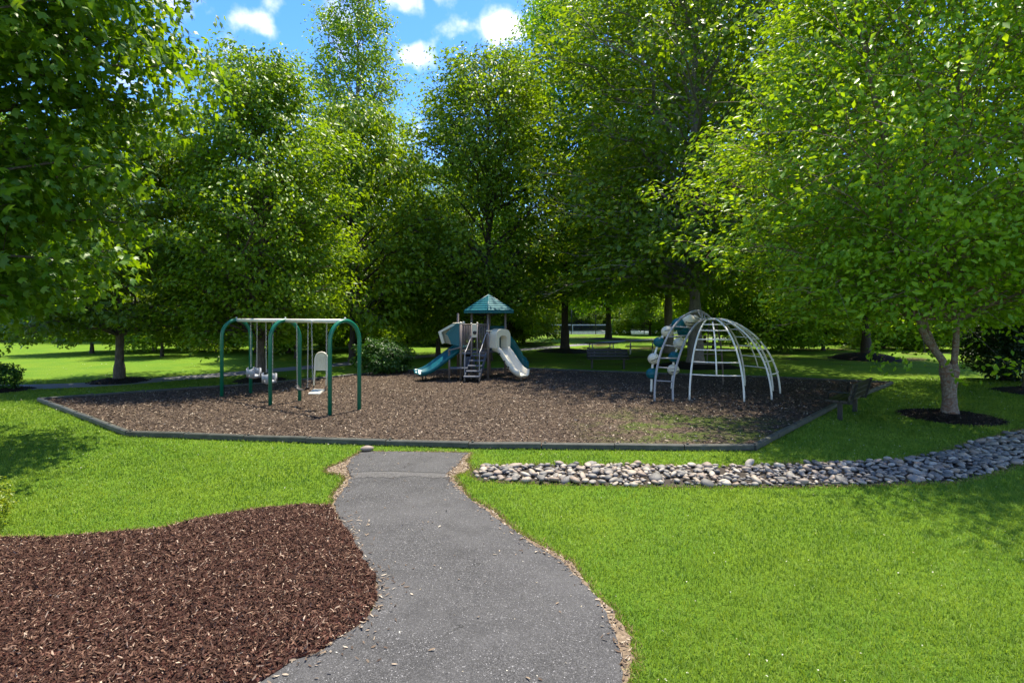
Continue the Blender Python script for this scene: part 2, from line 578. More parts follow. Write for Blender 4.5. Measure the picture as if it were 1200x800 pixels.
Lf = {
    'maple': m_leaf('maple_leaf', (0.045, 0.12, 0.007), (0.14, 0.235, 0.012), (2.3, 1.9, 0.3), 0.45, 0.42, 0.35),
    'lime': m_leaf('lime_green_leaf', (0.085, 0.19, 0.008), (0.2, 0.33, 0.014), (1.8, 1.5, 0.4), 0.5),
    'mid': m_leaf('mid_green_leaf', (0.072, 0.17, 0.009), (0.185, 0.3, 0.015), (2.1, 1.8, 0.4), 0.5),
    'deep': m_leaf('deep_green_leaf', (0.062, 0.16, 0.009), (0.165, 0.285, 0.015), (2.2, 1.9, 0.4), 0.5),
    'birch': m_leaf('birch_leaf', (0.095, 0.225, 0.008), (0.24, 0.39, 0.016), (1.8, 1.4, 0.4), 0.5),
    'ever': m_leaf('evergreen_needle_spray', (0.006, 0.028, 0.008), (0.018, 0.055, 0.014), (1.2, 1.4, 0.6), 0.12),
    'shrub': m_leaf('shrub_leaf', (0.02, 0.075, 0.01), (0.06, 0.15, 0.018), (1.8, 1.8, 0.5), 0.3),
    'yellow': m_leaf('yellow_green_leaf', (0.12, 0.2, 0.012), (0.26, 0.32, 0.02), (1.4, 1.3, 0.4), 0.4),
}


# ------------------------------------------------------------------ ground plan (metres), read off the photograph
def poly(pts): return np.array([G(*q) for q in pts])


path_left = [(310, 800), (322, 787), (345, 777), (368, 768), (397, 750), (427, 729), (440, 714), (442, 685), (433, 669), (422, 652), (410, 631),
             (398, 610), (392, 594), (397, 582), (408, 567), (411, 556), (406, 547), (414, 537), (424, 529.5)]
path_right = [(548, 531), (544, 535), (535, 547), (524, 555), (530, 567), (545, 582), (562, 595), (590, 615), (615, 632), (637, 647), (660, 661),
              (685, 685), (708, 714), (722, 747), (730, 772), (731, 800)]
PL = [G(*q) for q in path_left]; PR = [G(*q) for q in path_right]
PL = [(-2.6, 1.2), (-2.2, 2.4)] + PL
PR = PR + [(0.62, 2.5), (0.5, 1.2)]
PATH = np.array(PL + PR)
BED = np.array([G(392, 594)] + [G(*q) for q in [(398, 610), (410, 631), (422, 652), (433, 669), (442, 685), (440, 714), (427, 729), (397, 750), (368, 768), (345, 777), (322, 787), (310, 800)]]
               + [(-2.2, 2.4), (-2.6, 1.2), (-9.5, 1.2), (-9.5, 5.6)] + [G(*q) for q in [(-40, 634), (0, 632), (54, 633), (126, 627), (192, 621), (240, 609), (300, 599), (350, 594)]])
PLAY = np.array([G(46, 470.5), G(150, 511), G(360, 519), G(550, 525), G(720, 527), G(883, 528), G(980, 476.5), G(1045, 450.5),
                 G(900, 444), G(730, 438), G(612, 433.5), G(470, 436), G(300, 452.5), G(225, 457.5)])
RIVER = np.array([G(*q) for q in [(551, 557), (559, 548), (600, 546), (640, 545), (740, 545), (840, 547), (945, 543), (1050, 541), (1110, 529), (1140, 519), (1200, 504), (1300, 482), (1400, 470),
                                  (1430, 500), (1300, 522), (1200, 543), (1170, 553), (1122, 565), (1050, 568), (940, 571), (840, 571), (720, 570), (635, 567), (565, 564)]])


def inside(P, x, y):
    x = np.asarray(x); y = np.asarray(y)
    r = np.zeros(x.shape, bool)
    n = len(P)
    j = n - 1
    for i in range(n):
        xi, yi, xj, yj = P[i][0], P[i][1], P[j][0], P[j][1]
        c = ((yi > y) != (yj > y)) & (x < (xj - xi) * (y - yi) / (yj - yi + 1e-12) + xi)
        r ^= c
        j = i
    return r


def edge_dist(P, x, y, closed=True):
    """distance of points to the polygon's outline"""
    d = np.full(np.shape(x), 1e9)
    n = len(P)
    for i in range(n if closed else n - 1):
        a = P[i]; b = P[(i + 1) % n]
        ab = np.array(b) - np.array(a)
        tt = np.clip(((x - a[0]) * ab[0] + (y - a[1]) * ab[1]) / (ab @ ab + 1e-12), 0, 1)
        d = np.minimum(d, np.hypot(x - a[0] - tt * ab[0], y - a[1] - tt * ab[1]))
    return d


def resample(P, step, closed=True, jit=0.0, seed=1):
    r = np.random.default_rng(seed)
    out = []
    n = len(P)
    for i in range(n if closed else n - 1):
        a = np.array(P[i]); b = np.array(P[(i + 1) % n])
        k = max(1, int(np.linalg.norm(b - a) / step))
        nrm = np.array([-(b - a)[1], (b - a)[0]]); nrm = nrm / (np.linalg.norm(nrm) + 1e-9)
        for q in range(k):
            out.append(a + (b - a) * q / k + nrm * r.normal(0, jit))
    if not closed: out.append(np.array(P[-1]))
    return np.array(out)


def sheet(name, P, z, mat, skirt=0.0, grid=None, hfun=None):
    """flat or mounded sheet over polygon P; a grid of extra points gives it relief"""
    bm = bmesh.new()
    vs = [bm.verts.new((q[0], q[1], z)) for q in P]
    f = bm.faces.new(vs)
    if f.normal.z < 0 or True:
        f.normal_update()
        if f.normal.z < 0: f.normal_flip()
    bmesh.ops.triangulate(bm, faces=[f])
    if grid:
        x0, x1 = P[:, 0].min(), P[:, 0].max()
        y0, y1 = P[:, 1].min(), P[:, 1].max()
        for i in range(1, int((x1 - x0) / grid)):
            bmesh.ops.bisect_plane(bm, geom=bm.verts[:] + bm.edges[:] + bm.faces[:], plane_co=(x0 + i * grid, 0, 0), plane_no=(1, 0, 0))
        for i in range(1, int((y1 - y0) / grid)):
            bmesh.ops.bisect_plane(bm, geom=bm.verts[:] + bm.edges[:] + bm.faces[:], plane_co=(0, y0 + i * grid, 0), plane_no=(0, 1, 0))
        xs = np.array([v.co.x for v in bm.verts]); ys = np.array([v.co.y for v in bm.verts])
        h = hfun(xs, ys)
        for v, hh in zip(bm.verts, h): v.co.z += hh
    if skirt:
        be = [e for e in bm.edges if e.is_boundary]
        r = bmesh.ops.extrude_edge_only(bm, edges=be)
        for g in r['geom']:
            if isinstance(g, bmesh.types.BMVert): g.co.z -= skirt
    me = bpy.data.meshes.new(name)
    bm.to_mesh(me); bm.free()
    for q in me.polygons: q.use_smooth = bool(grid)
    me.materials.append(mat)
    o = link_mesh(name, me)
    o['kind'] = 'structure'
    return o


# big ground sheet
gs = MB()
gs.add([(-900, -60, 0), (900, -60, 0), (900, 1500, 0), (-900, 1500, 0)], [(0, 1, 2, 3)])
o = gs.build('lawn', M['lawn']); o['kind'] = 'structure'


def bumps(x, y, a=1.0, seed=0):
    return a * (np.sin(x * 3.1 + seed) * np.cos(y * 2.7 + 1.3 * seed) + 0.6 * np.sin(x * 7.3 + y * 5.1 + seed) + 0.4 * np.cos(x * 11.7 - y * 9.3)) / 2


PATHJ = resample(PATH, 0.07, jit=0.012, seed=3)
# dirt verge under the path edges, wider where the drain meets the path
V = []
for side, sgn in ((PL, -1), (PR[::-1], 1)):
    q = resample(side, 0.06, closed=False)
    r_ = np.random.default_rng(5 + sgn)
    w = 0.06 + 0.032 * np.sin(np.arange(len(q)) * 0.31) + r_.normal(0, 0.014, len(q))
    w += 0.24 * np.exp(-((q[:, 1] - 8.25) / 0.28) ** 2)
    tx = np.gradient(q[:, 0]); ty = np.gradient(q[:, 1]); l = np.hypot(tx, ty)
    nx, ny = -ty / l * -sgn, tx / l * -sgn
    V.append(np.stack([q[:, 0] + nx * w, q[:, 1] + ny * w], 1))
VERGE = np.concatenate([V[0], V[1][::-1]])
sheet('dirt_verge', VERGE, 0.006, M['dirt'])
sheet('asphalt_path', PATHJ, 0.018, M['asphalt'], skirt=0.016)
# a second, slightly lower course of asphalt joins at the seam
seam = resample([(G(411, 554.5)), (G(450, 553)), (G(524, 555.5))], 0.05, closed=False, jit=0.006, seed=9)
sm_v = np.concatenate([seam + [0, 0.009], (seam - [0, 0.009])[::-1]])
M['seam'] = m_paint('seam_tar', (0.03, 0.03, 0.03), 0.8, 0.1)
o = sheet('path_seam', sm_v, 0.0225, M['seam'])
lip = np.concatenate([seam - [0, 0.02], (resample([G(412, 563), G(430, 560), G(455, 561.5), G(480, 559), G(505, 561), G(527, 562)], 0.04, closed=False, jit=0.02, seed=4))[::-1]])
o = sheet('path_patch', lip, 0.0222, M['worn'])

play_z = 0.055
SCOOPS = [(-7.4, 15.2, .45), (-6.75, 14.75, .45), (-5.5, 13.85, .5), (-4.8, 13.35, .5), (-3.6, 19.3, .6), (0.4, 18.9, .6), (4.3, 14.7, .5)]
def play_h(x, y):
    h = bumps(x, y, 0.016) * np.clip(edge_dist(PLAY, x, y), 0, 1)
    for a_, b_, r_ in SCOOPS: h = h - 0.045 * np.exp(-((x - a_) ** 2 + (y - b_) ** 2) / (r_ * r_))
    return h
sheet('playground_mulch', resample(PLAY, 0.5), play_z, M['mulch_play'], grid=0.3, hfun=play_h)
BEDJ = resample(BED, 0.1, jit=0.02, seed=8)
bed_h = lambda x, y: 0.07 * np.clip(edge_dist(BED, x, y) / 0.5, 0, 1) ** 0.7 + bumps(x * 2, y * 2, 0.008, 2) * np.clip(edge_dist(BED, x, y), 0, 1)
sheet('mulch_bed', BEDJ, 0.024, M['mulch_bed'], skirt=0.02, grid=0.2, hfun=bed_h)
M['silt'] = m_chips('dark_silt', [(0, (0.05, 0.042, 0.034)), (1, (0.1, 0.085, 0.07))])
sheet('drain_bed', resample(RIVER, 0.15, jit=0.02), 0.005, M['silt'])

# path of the far walk, a thin ribbon of asphalt crossing the lawns at the back
def ribbon(name, pts, w, z, mat):
    q = curve([(a, b, 0) for a, b in pts], 60)
    q = np.array([(a.x, a.y) for a in q])
    tx = np.gradient(q[:, 0]); ty = np.gradient(q[:, 1]); l = np.hypot(tx, ty)
    a = np.stack([q[:, 0] - ty / l * w / 2, q[:, 1] + tx / l * w / 2], 1)
    b = np.stack([q[:, 0] + ty / l * w / 2, q[:, 1] - tx / l * w / 2], 1)
    P = np.concatenate([a, b[::-1]])
    vs = np.c_[P, np.full(len(P), z)]
    n = len(q)
    me = np_mesh(name, vs, [(i, i + 1, 2 * n - 2 - i, 2 * n - 1 - i) for i in range(n - 1)], mat)
    o = link_mesh(name, me); o['kind'] = 'structure'
    if me.polygons[0].normal.z < 0: me.flip_normals()
    return P
M['walk'] = m_paint('pale_walk_asphalt', (0.2, 0.2, 0.21), 0.85, 0.2, (0.12, 0.12, 0.11))
walk1 = ribbon('park_walk', [(-40, 16.2), (-20, 17.4), G(90, 451.5), G(200, 444), G(330, 433), G(420, 425), G(470, 420), G(540, 414), G(600, 410.5), G(690, 403), (12, 52), (20, 56), (40, 60)], 1.5, 0.008, M['walk'])
RINGS = []   # mulch rings under trees: x, y, r


# ------------------------------------------------------------------ scatter helpers
def chips(name, x, y, z, mat, length, width, tilt=0.35, seed=0, bend=0.25, parent=None, flat=False):
    """curled slivers of wood: two quads each, bent in the middle"""
    r = np.random.default_rng(seed)
    n = len(x)
    Ln = length * r.uniform(0.45, 1.25, n); Wd = width * r.uniform(0.5, 1.5, n)
    a = r.uniform(0, 2 * np.pi, n)
    el = r.normal(0, tilt, n); ro = r.normal(0, tilt * 1.4, n)
    d = np.stack([np.cos(a) * np.cos(el), np.sin(a) * np.cos(el), np.sin(el)], 1)
    s = np.stack([-np.sin(a) * np.cos(ro), np.cos(a) * np.cos(ro), np.sin(ro)], 1)
    up = np.cross(d, s)
    c = np.stack([x, y, z + np.abs(np.sin(el)) * Ln * 0.3], 1)
    k = (bend * Ln * r.uniform(-1, 1, n))[:, None]
    sx_ = s * (Wd / 2)[:, None]
    dd = d * (Ln / 2)[:, None]
    v = np.stack([c - dd - sx_ * 0.5, c - dd + sx_ * 0.6, c + up * k + sx_, c + up * k - sx_, c + dd + sx_ * 0.5, c + dd - sx_ * 0.4], 1).reshape(-1, 3)
    b = np.arange(n)[:, None] * 6
    f = np.concatenate([b + [0, 1, 2, 3], b + [3, 2, 4, 5]], 0)
    rn = r.uniform(0, 1, n)
    if flat:
        v = np.stack([c - dd - sx_ * 0.7, c - dd + sx_, c + dd + sx_ * 0.8, c + dd - sx_], 1).reshape(-1, 3)
        f = np.arange(n)[:, None] * 4 + [0, 1, 2, 3]
        rn = rn / 2
        me = np_mesh(name, v, f, mat, rn * 2)
    else: me = np_mesh(name, v, f, mat, np.concatenate([rn, rn]))
    o = link_mesh(name, me, parent)
    o['kind'] = 'stuff'
    return o


def leaves(c, nrm, d, ln, wd, kind, r):
    """leaf blades: c centres, nrm normals, d directions -> verts, faces (tris), rnd"""
    n = len(c)
    d = d - nrm * np.sum(d * nrm, 1)[:, None]
    d /= np.linalg.norm(d, axis=1)[:, None] + 1e-9
    s = np.cross(nrm, d)
    ln = ln[:, None]; wd = wd[:, None]
    if kind == 'maple':
        ang = [0, 27, 55, 112, 180, -112, -55, -27]
        rad = [1.05, 0.42, 0.95, 0.6, 0.3, 0.6, 0.95, 0.42]
        cols = [c]
        droop = r.uniform(0.05, 0.3, n)[:, None]
        for a, q in zip(ang, rad):
            e = (d * math.cos(R(a)) + s * math.sin(R(a))) * q * ln * 0.62 - nrm * ln * droop * q * 0.6
            cols.append(c + e)
        v = np.stack(cols, 1).reshape(-1, 3)
        b = np.arange(n)[:, None] * 9
        f = np.concatenate([b + [0, 1 + k, 1 + (k + 1) % 8] for k in range(8)], 0)
        rep = 8
    else:
        fold = r.uniform(0.1, 0.5, n)[:, None]
        p0 = c - d * ln * 0.5
        p1 = c + s * wd * 0.5 + nrm * wd * fold * 0.5
        p2 = c + d * ln * 0.5 - nrm * ln * 0.12
        p3 = c - s * wd * 0.5 + nrm * wd * fold * 0.5
        v = np.stack([p0, p1, p2, p3], 1).reshape(-1, 3)
        b = np.arange(n)[:, None] * 4
        f = np.concatenate([b + [0, 2, 1], b + [0, 3, 2]], 0)
        rep = 2
    return v, f, rep


def unit(a): return a / (np.linalg.norm(a, axis=-1, keepdims=True) + 1e-9)


def wood_mesh(name, chains, mat, nside=6):
    """chains = list of (points k x 3, radii k, sides)"""
    V_, F_ = [], []
    base = 0
    for P, rad, ns in chains:
        k = len(P)
        T = unit(np.gradient(P, axis=0))
        ref = np.array([0.3, 0.1, 1.0]) if abs(T[0][2]) < 0.8 else np.array([1.0, 0.2, 0.0])
        U = unit(np.cross(T, ref)); W = np.cross(T, U)
        a = np.arange(ns) * 2 * np.pi / ns
        ring = P[:, None, :] + rad[:, None, None] * (U[:, None, :] * np.cos(a)[None, :, None] + W[:, None, :] * np.sin(a)[None, :, None])
        V_.append(ring.reshape(-1, 3))
        i = np.arange(k - 1)[:, None] * ns; j = np.arange(ns)[None, :]; j2 = (j + 1) % ns
        F_.append(np.stack([i + j, i + j2, i + ns + j2, i + ns + j], -1).reshape(-1, 4) + base)
        base += k * ns
    return np_mesh(name, np.concatenate(V_), np.concatenate(F_), mat, smooth=True)


def make_tree(seed, height, base, radius, leafmat, bark, trunk_r, n_limb=46, n_sub=9, per=60, leaf=0.17, aspect=0.62, kind='plain',
              peak=0.42, droop=0.15, rise=0.55, stems=1, spread=0.16, top_pow=1.3, gap=0.0, low=0.55, trunk_flare=1.6, lean=0.0, clump=True, tuft=12, wood=1.0, stem_pts=None):
    """tree meshes (trunk, branch, crown) around the origin. The crown's half-width follows a profile from `base` to `height`."""
    r = np.random.default_rng(seed)
    H = height
    chains, bchains = [], []
    # trunk(s)
    stemsP = []
    if stem_pts:
        stems = len(stem_pts)
        for s_, sp_ in enumerate(stem_pts):
            fine = np.array([list(q) for q in curve(sp_, 40)])
            hh = fine[:, 2]
            fr = np.where(hh < 1.2, trunk_r * 1.0, trunk_r * (0.56, 0.5, 0.36)[s_]) * (1 - hh / H * 0.92) ** 0.8
            fr = np.convolve(np.pad(fr, 1, 'edge'), [.25, .5, .25], 'valid') * (1 + 0.45 * np.exp(-hh / 0.22)) * (1 + 0.05 * r.normal(0, 1, 41))
            if s_: fr = np.where(hh < 1.0, fr * 0.9, fr)
            chains.append((fine, fr, 14)); stemsP.append((fine, fr))
    for s_ in range(0 if stem_pts else stems):
        k = 14
        tt = np.linspace(0, 1, k)
        if stems == 1:
            off = np.cumsum(r.normal(0, 0.03 * radius / 3, (k, 2)), 0) * tt[:, None]
            P = np.stack([off[:, 0] + lean * tt * H, off[:, 1], tt * H * 0.97], 1)
            rad = trunk_r * (1 - tt) ** 0.85 + 0.012
            rad = rad * (1 + (trunk_flare - 1) * np.exp(-tt * H / 0.35))
        else:
            az = s_ * 2 * math.pi / stems + 0.5 + r.uniform(-.3, .3)
            hf = 0.09
            sp = radius * (0.42 if s_ else 0.12)
            u = np.clip((tt - hf) / (1 - hf), 0, 1)
            P = np.stack([np.cos(az) * sp * u ** 0.75, np.sin(az) * sp * u ** 0.75, tt * H * (0.97 - 0.06 * s_)], 1)
            P[2:, :2] += np.cumsum(r.normal(0, 0.05, (k - 2, 2)), 0)
            rad = trunk_r * np.where(tt < hf, 1.0, 0.62) * (1 - tt) ** 0.8 + 0.012
            rad = rad * (1 + 0.35 * np.exp(-tt * H / 0.35))
        # smooth resample
        fine = np.array([list(q) for q in curve([tuple(q) for q in P], 40)])
        fr = np.interp(np.linspace(0, 1, 41), tt, rad)
        fr = fr * (1 + 0.06 * r.normal(0, 1, 41) * (fr > 0.04))
        chains.append((fine, fr, 12))
        stemsP.append((fine, fr))

    def prof(h):
        u = np.clip((h - base) / (H - base), 0, 1)
        lo = low + (1 - low) * np.clip(u / peak, 0, 1) ** 0.7
        hi = np.clip(1 - ((u - peak) / (1 - peak)), 0, 1) ** (1 / top_pow)
        return radius * np.where(u < peak, lo, hi)

    cs, nr, ds = [], [], []
    for i in range(n_limb):
        u = (i + r.uniform(0, 1)) / n_limb
        tip_h = base + (H - base) * (u ** 0.92)
        az = i * 2.39996 + r.normal(0, 0.25)
        rr = prof(tip_h) * (r.uniform(0.66, 1.12) if u < 0.93 else r.uniform(0.8, 1.2))
        if gap and r.uniform() < gap: continue
        fine, fr = stemsP[i % stems]
        root_h = max(base * 0.8 if base > 1 else 0.5, tip_h - rise * rr - 0.15)
        root_h = min(root_h, H * 0.93)
        ki = min(np.searchsorted(fine[:, 2], root_h), 39)
        P0 = fine[ki]
        tip = np.array([math.cos(az) * rr + lean * tip_h, math.sin(az) * rr, tip_h - droop * rr * (1 - u)])
        m = 7
        q = np.linspace(0, 1, m)[:, None]
        P = P0 + (tip - P0) * q
        P[:, 2] += (np.sin(q * math.pi) * 0.12 * rr)[:, 0]
        P[1:-1] += r.normal(0, 0.035 * rr, (m - 2, 3)) * [1, 1, .5]
        rb = min(fr[ki] * 0.55, 0.022 + 0.014 * rr) * wood
        bchains.append((P, rb * (1 - q[:, 0]) ** 0.8 + 0.006, 5))
        Lb = np.linalg.norm(tip - P0)
        ax = unit(tip - P0)
        for j in range(n_sub):
            f = 0.22 + 0.78 * (j + r.uniform(0, 1)) / n_sub
            x = f * (m - 1); a = int(min(x, m - 2)); pb = P[a] + (P[a + 1] - P[a]) * (x - a)
            sd = 1 if j % 2 else -1
            lat = unit(np.cross(ax, [0, 0, 1])) * sd
            dr = unit(ax * r.uniform(0.3, 0.9) + lat * r.uniform(0.4, 1.0) + np.array([0, 0, r.normal(0.12, 0.3)]))
            sl = (0.16 + 0.34 * (1 - f)) * Lb * r.uniform(0.7, 1.2) + 0.25
            if j == n_sub - 1: dr = ax; sl = 0.12 * Lb + 0.2
            e = pb + dr * sl - np.array([0, 0, droop * sl * 0.7])
            mid = (pb + e) / 2 + np.array([0, 0, 0.08 * sl])
            sp_ = np.array([pb, mid, e])
            bchains.append((sp_, np.array([0.012, 0.008, 0.003]) * (1 + 0.1 * rr) * wood, 3))
            kk = int(per * r.uniform(0.6, 1.4) * (0.5 + sl / (0.3 * radius + 0.3) * 0.5))
            # leaves sit in tufts, each tuft a small dome of leaves facing outward
            nt_ = max(1, int(round(kk / tuft)))
            tf = r.uniform(0.15, 1.05, nt_)
            tc_ = pb + (e - pb) * tf[:, None] + r.normal(0, spread, (nt_, 3)) * [1, 1, 0.7]
            w_ = r.integers(0, nt_, kk)
            sig = leaf * (0.5 + 0.075 * tuft)
            of = unit(r.normal(0, 1, (kk, 3))) * (r.uniform(0.15, 1, (kk, 1)) ** 0.4) * [1.75, 1.75, 1.05]
            q3 = tc_[w_] + of * sig
            cs.append(q3)
            out = q3 - (pb * [0.4, 0.4, 1.0] - [0, 0, 0.3])
            nr.append(unit(np.array([0, 0, 0.55]) + unit(of) * 0.75 + unit(out) * 0.3 + r.normal(0, 0.38, (kk, 3))))
            ds.append(unit(out * [1, 1, 0.2] + r.normal(0, 0.5, (kk, 3)) - [0, 0, 0.25]))
    cs = np.concatenate(cs); nr = np.concatenate(nr); ds = np.concatenate(ds)
    keep = cs[:, 2] > 0.12
    cs, nr, ds = cs[keep], nr[keep], ds[keep]
    n = len(cs)
    ln = leaf * r.uniform(0.6, 1.2, n)
    v, f, rep = leaves(cs, nr, ds, ln, ln * aspect, kind, r)
    # leaf tone: random per leaf, shifted lighter towards the outside of the crown
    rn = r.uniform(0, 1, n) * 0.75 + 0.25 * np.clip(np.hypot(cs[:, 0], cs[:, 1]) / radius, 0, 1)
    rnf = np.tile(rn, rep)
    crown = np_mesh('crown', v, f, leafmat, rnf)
    return dict(trunk=wood_mesh('trunk', chains, bark), branches=wood_mesh('branches', bchains, bark), crown=crown, n=n)


def place_tree(T, name, x, y, rz, label, cat='tree', group=None, s=1.0, sz=None):
    e = empty(name, (x, y, 0), rz, label, cat, group)
    e.scale = (s, s, sz or s)
    for k in ('trunk', 'branches', 'crown'):
        link_mesh(k, T[k], e)
    return e


def ring(x, y, rr, name='mulch_ring', h=0.12, n_chip=1200):
    """low mound of dark mulch round a trunk"""
    RINGS.append((x, y, rr))
    k = 36
    vs, fs = [(x, y, h)], []
    r = np.random.default_rng(int(abs(x) * 100 + y * 10))
    ph = r.uniform(0, 6.28, 3)
    rads = [1 + 0.07 * math.sin(2 * a + ph[0]) + 0.05 * math.sin(5 * a + ph[1]) + 0.02 * math.sin(11 * a + ph[2]) for a in np.arange(k) * 2 * math.pi / k]
    levels = [(0.25, 1.0), (0.55, 0.8), (0.8, 0.45), (0.95, 0.12), (1.0, 0.004 / h)]
    for q, hh in levels:
        for i in range(k):
            a = 2 * math.pi * i / k
            vs.append((x + math.cos(a) * rr * q * rads[i], y + math.sin(a) * rr * q * rads[i], h * hh + (r.normal(0, 0.008) if hh > 0.1 else 0)))
    for i in range(k): fs.append((0, 1 + i, 1 + (i + 1) % k))
    for l_ in range(len(levels) - 1):
        for i in range(k):
            a = 1 + l_ * k + i; b = 1 + l_ * k + (i + 1) % k
            fs.append((a, a + k, b + k, b))
    m = MB(); m.add(vs, fs, True)
    o = m.build(name, M['chips_ring']); o['kind'] = 'structure'
    if n_chip:
        q = np.sqrt(r.uniform(0, 1, n_chip)) * 1.03; a = r.uniform(0, 6.283, n_chip)
        z = np.interp(q, [0, .25, .55, .8, .95, 1.03], [h, h, h * .8, h * .45, h * .12, 0.01])
        o2 = chips('mulch_chips', x + np.cos(a) * rr * q, y + np.sin(a) * rr * q, z + 0.01, M['chips_ring'], 0.06, 0.018, 0.4, int(abs(x) * 7 + 99))
    return o


# ------------------------------------------------------------------ trees
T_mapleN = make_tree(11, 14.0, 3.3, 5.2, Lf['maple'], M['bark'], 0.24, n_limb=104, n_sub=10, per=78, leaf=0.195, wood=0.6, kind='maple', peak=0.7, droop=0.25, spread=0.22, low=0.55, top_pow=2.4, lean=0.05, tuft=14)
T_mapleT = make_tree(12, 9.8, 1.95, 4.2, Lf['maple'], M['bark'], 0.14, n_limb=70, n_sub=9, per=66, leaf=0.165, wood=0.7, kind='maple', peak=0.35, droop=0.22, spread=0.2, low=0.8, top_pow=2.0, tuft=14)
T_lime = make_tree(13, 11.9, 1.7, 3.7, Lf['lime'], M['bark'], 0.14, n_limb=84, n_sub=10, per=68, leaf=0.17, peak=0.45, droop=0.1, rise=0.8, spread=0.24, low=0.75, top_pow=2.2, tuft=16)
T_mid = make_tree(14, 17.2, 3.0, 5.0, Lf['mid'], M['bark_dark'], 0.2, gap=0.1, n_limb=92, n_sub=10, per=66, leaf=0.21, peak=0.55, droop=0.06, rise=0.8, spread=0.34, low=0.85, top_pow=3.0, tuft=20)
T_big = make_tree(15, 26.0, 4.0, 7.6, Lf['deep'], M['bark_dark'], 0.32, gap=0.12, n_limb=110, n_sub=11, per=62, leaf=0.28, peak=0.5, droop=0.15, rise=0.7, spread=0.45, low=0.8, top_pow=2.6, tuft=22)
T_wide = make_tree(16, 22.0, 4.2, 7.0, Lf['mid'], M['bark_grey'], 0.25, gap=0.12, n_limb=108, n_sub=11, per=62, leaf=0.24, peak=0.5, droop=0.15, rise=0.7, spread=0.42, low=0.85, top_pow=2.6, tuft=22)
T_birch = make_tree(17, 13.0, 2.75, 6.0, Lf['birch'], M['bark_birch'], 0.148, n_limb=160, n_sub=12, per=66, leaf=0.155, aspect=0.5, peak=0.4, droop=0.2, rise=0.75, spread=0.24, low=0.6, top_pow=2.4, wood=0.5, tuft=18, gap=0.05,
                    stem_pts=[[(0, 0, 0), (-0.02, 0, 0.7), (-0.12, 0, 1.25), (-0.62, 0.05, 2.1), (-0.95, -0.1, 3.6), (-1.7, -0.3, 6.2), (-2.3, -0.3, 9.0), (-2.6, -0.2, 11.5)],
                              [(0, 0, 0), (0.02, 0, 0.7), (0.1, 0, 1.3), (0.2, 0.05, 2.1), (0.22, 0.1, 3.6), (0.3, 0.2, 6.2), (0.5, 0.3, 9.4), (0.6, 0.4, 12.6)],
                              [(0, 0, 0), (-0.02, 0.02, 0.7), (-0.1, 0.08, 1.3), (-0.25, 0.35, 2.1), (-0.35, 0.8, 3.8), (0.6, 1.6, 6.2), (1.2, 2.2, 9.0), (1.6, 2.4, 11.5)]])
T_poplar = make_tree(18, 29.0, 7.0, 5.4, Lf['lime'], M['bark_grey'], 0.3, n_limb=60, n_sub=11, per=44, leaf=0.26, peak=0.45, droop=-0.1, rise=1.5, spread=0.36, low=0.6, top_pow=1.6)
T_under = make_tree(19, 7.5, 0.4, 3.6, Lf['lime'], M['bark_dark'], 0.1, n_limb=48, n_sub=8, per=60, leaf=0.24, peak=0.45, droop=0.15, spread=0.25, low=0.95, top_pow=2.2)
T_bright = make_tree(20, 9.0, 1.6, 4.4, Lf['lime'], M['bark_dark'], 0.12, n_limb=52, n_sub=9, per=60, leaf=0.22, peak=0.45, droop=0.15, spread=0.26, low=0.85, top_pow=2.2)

place_tree(T_mapleN, 'maple_tree', -10.4, 8.4, 0.0, 'large dark green maple reaching in from the left edge above the lawn', s=0.93)
place_tree(T_mapleT, 'maple_tree', *G(140, 447), 1.2, 'slender maple on a mulch ring left of the swings beside the walk')
place_tree(T_lime, 'tree', *G(305, 446), 2.0, 'lime green oval tree whose trunk stands right behind the swing set')
place_tree(T_bright, 'tree', -8.3, 27.5, 0.3, 'bright green tree between the swing set tree and the play tower', s=1.15, sz=1.45)
place_tree(T_poplar, 'tall_tree', -12.2, 41, 0.2, 'tallest loose crowned tree against the sky at upper left')
place_tree(T_mid, 'tree', -1.35, 28.5, 0.9, 'tree with straight trunk rising directly behind the teal roofed play tower', s=1.0, sz=0.94)
place_tree(T_big, 'tree', *G(662, 411.5), 0.0, 'large dark trunked tree on the lawn left of the picnic tables', s=0.76, sz=0.93)
place_tree(T_big, 'tree', *G(713, 397), 2.2, 'dark tree beside the clipped hedge in front of the tennis net', s=0.86)
place_tree(T_wide, 'tree', 10.2, 34.5, 1.1, 'tree with a ridged brown trunk just left of the thick grey trunk', s=1.05)
place_tree(T_wide, 'tree', *G(815, 429), 3.0, 'tree with thick smooth grey trunk standing behind the dome climber', s=1.15, sz=1.0)
place_tree(T_mid, 'tree', *G(1015, 421), 2.5, 'single tree on a raised mulch mound behind the right bench', s=1.0)
bt = place_tree(T_birch, 'birch_tree', *G(1113, 489), 0.0, 'multi stemmed river birch with peeling bark at the right')
place_tree(T_wide, 'tree', 17.0, 17.3, 1.7, 'tree at the right edge behind the dark evergreen', s=0.62)
ring(*G(140, 447), 0.95); ring(*G(305, 446), 0.9, n_chip=700); ring(*G(662, 411.5), 2.0, n_chip=0, h=0.18)
ring(*G(815, 429), 1.9, h=0.2, n_chip=500); ring(*G(1015, 421), 1.7, h=0.36, n_chip=700); ring(*G(1113, 489), 1.02, h=0.11, n_chip=2200)
ring(*G(713, 397), 2.2, n_chip=0); ring(17.0, 16.3, 1.6, n_chip=900); ring(-16.5, 16.9, 0.9, n_chip=400)

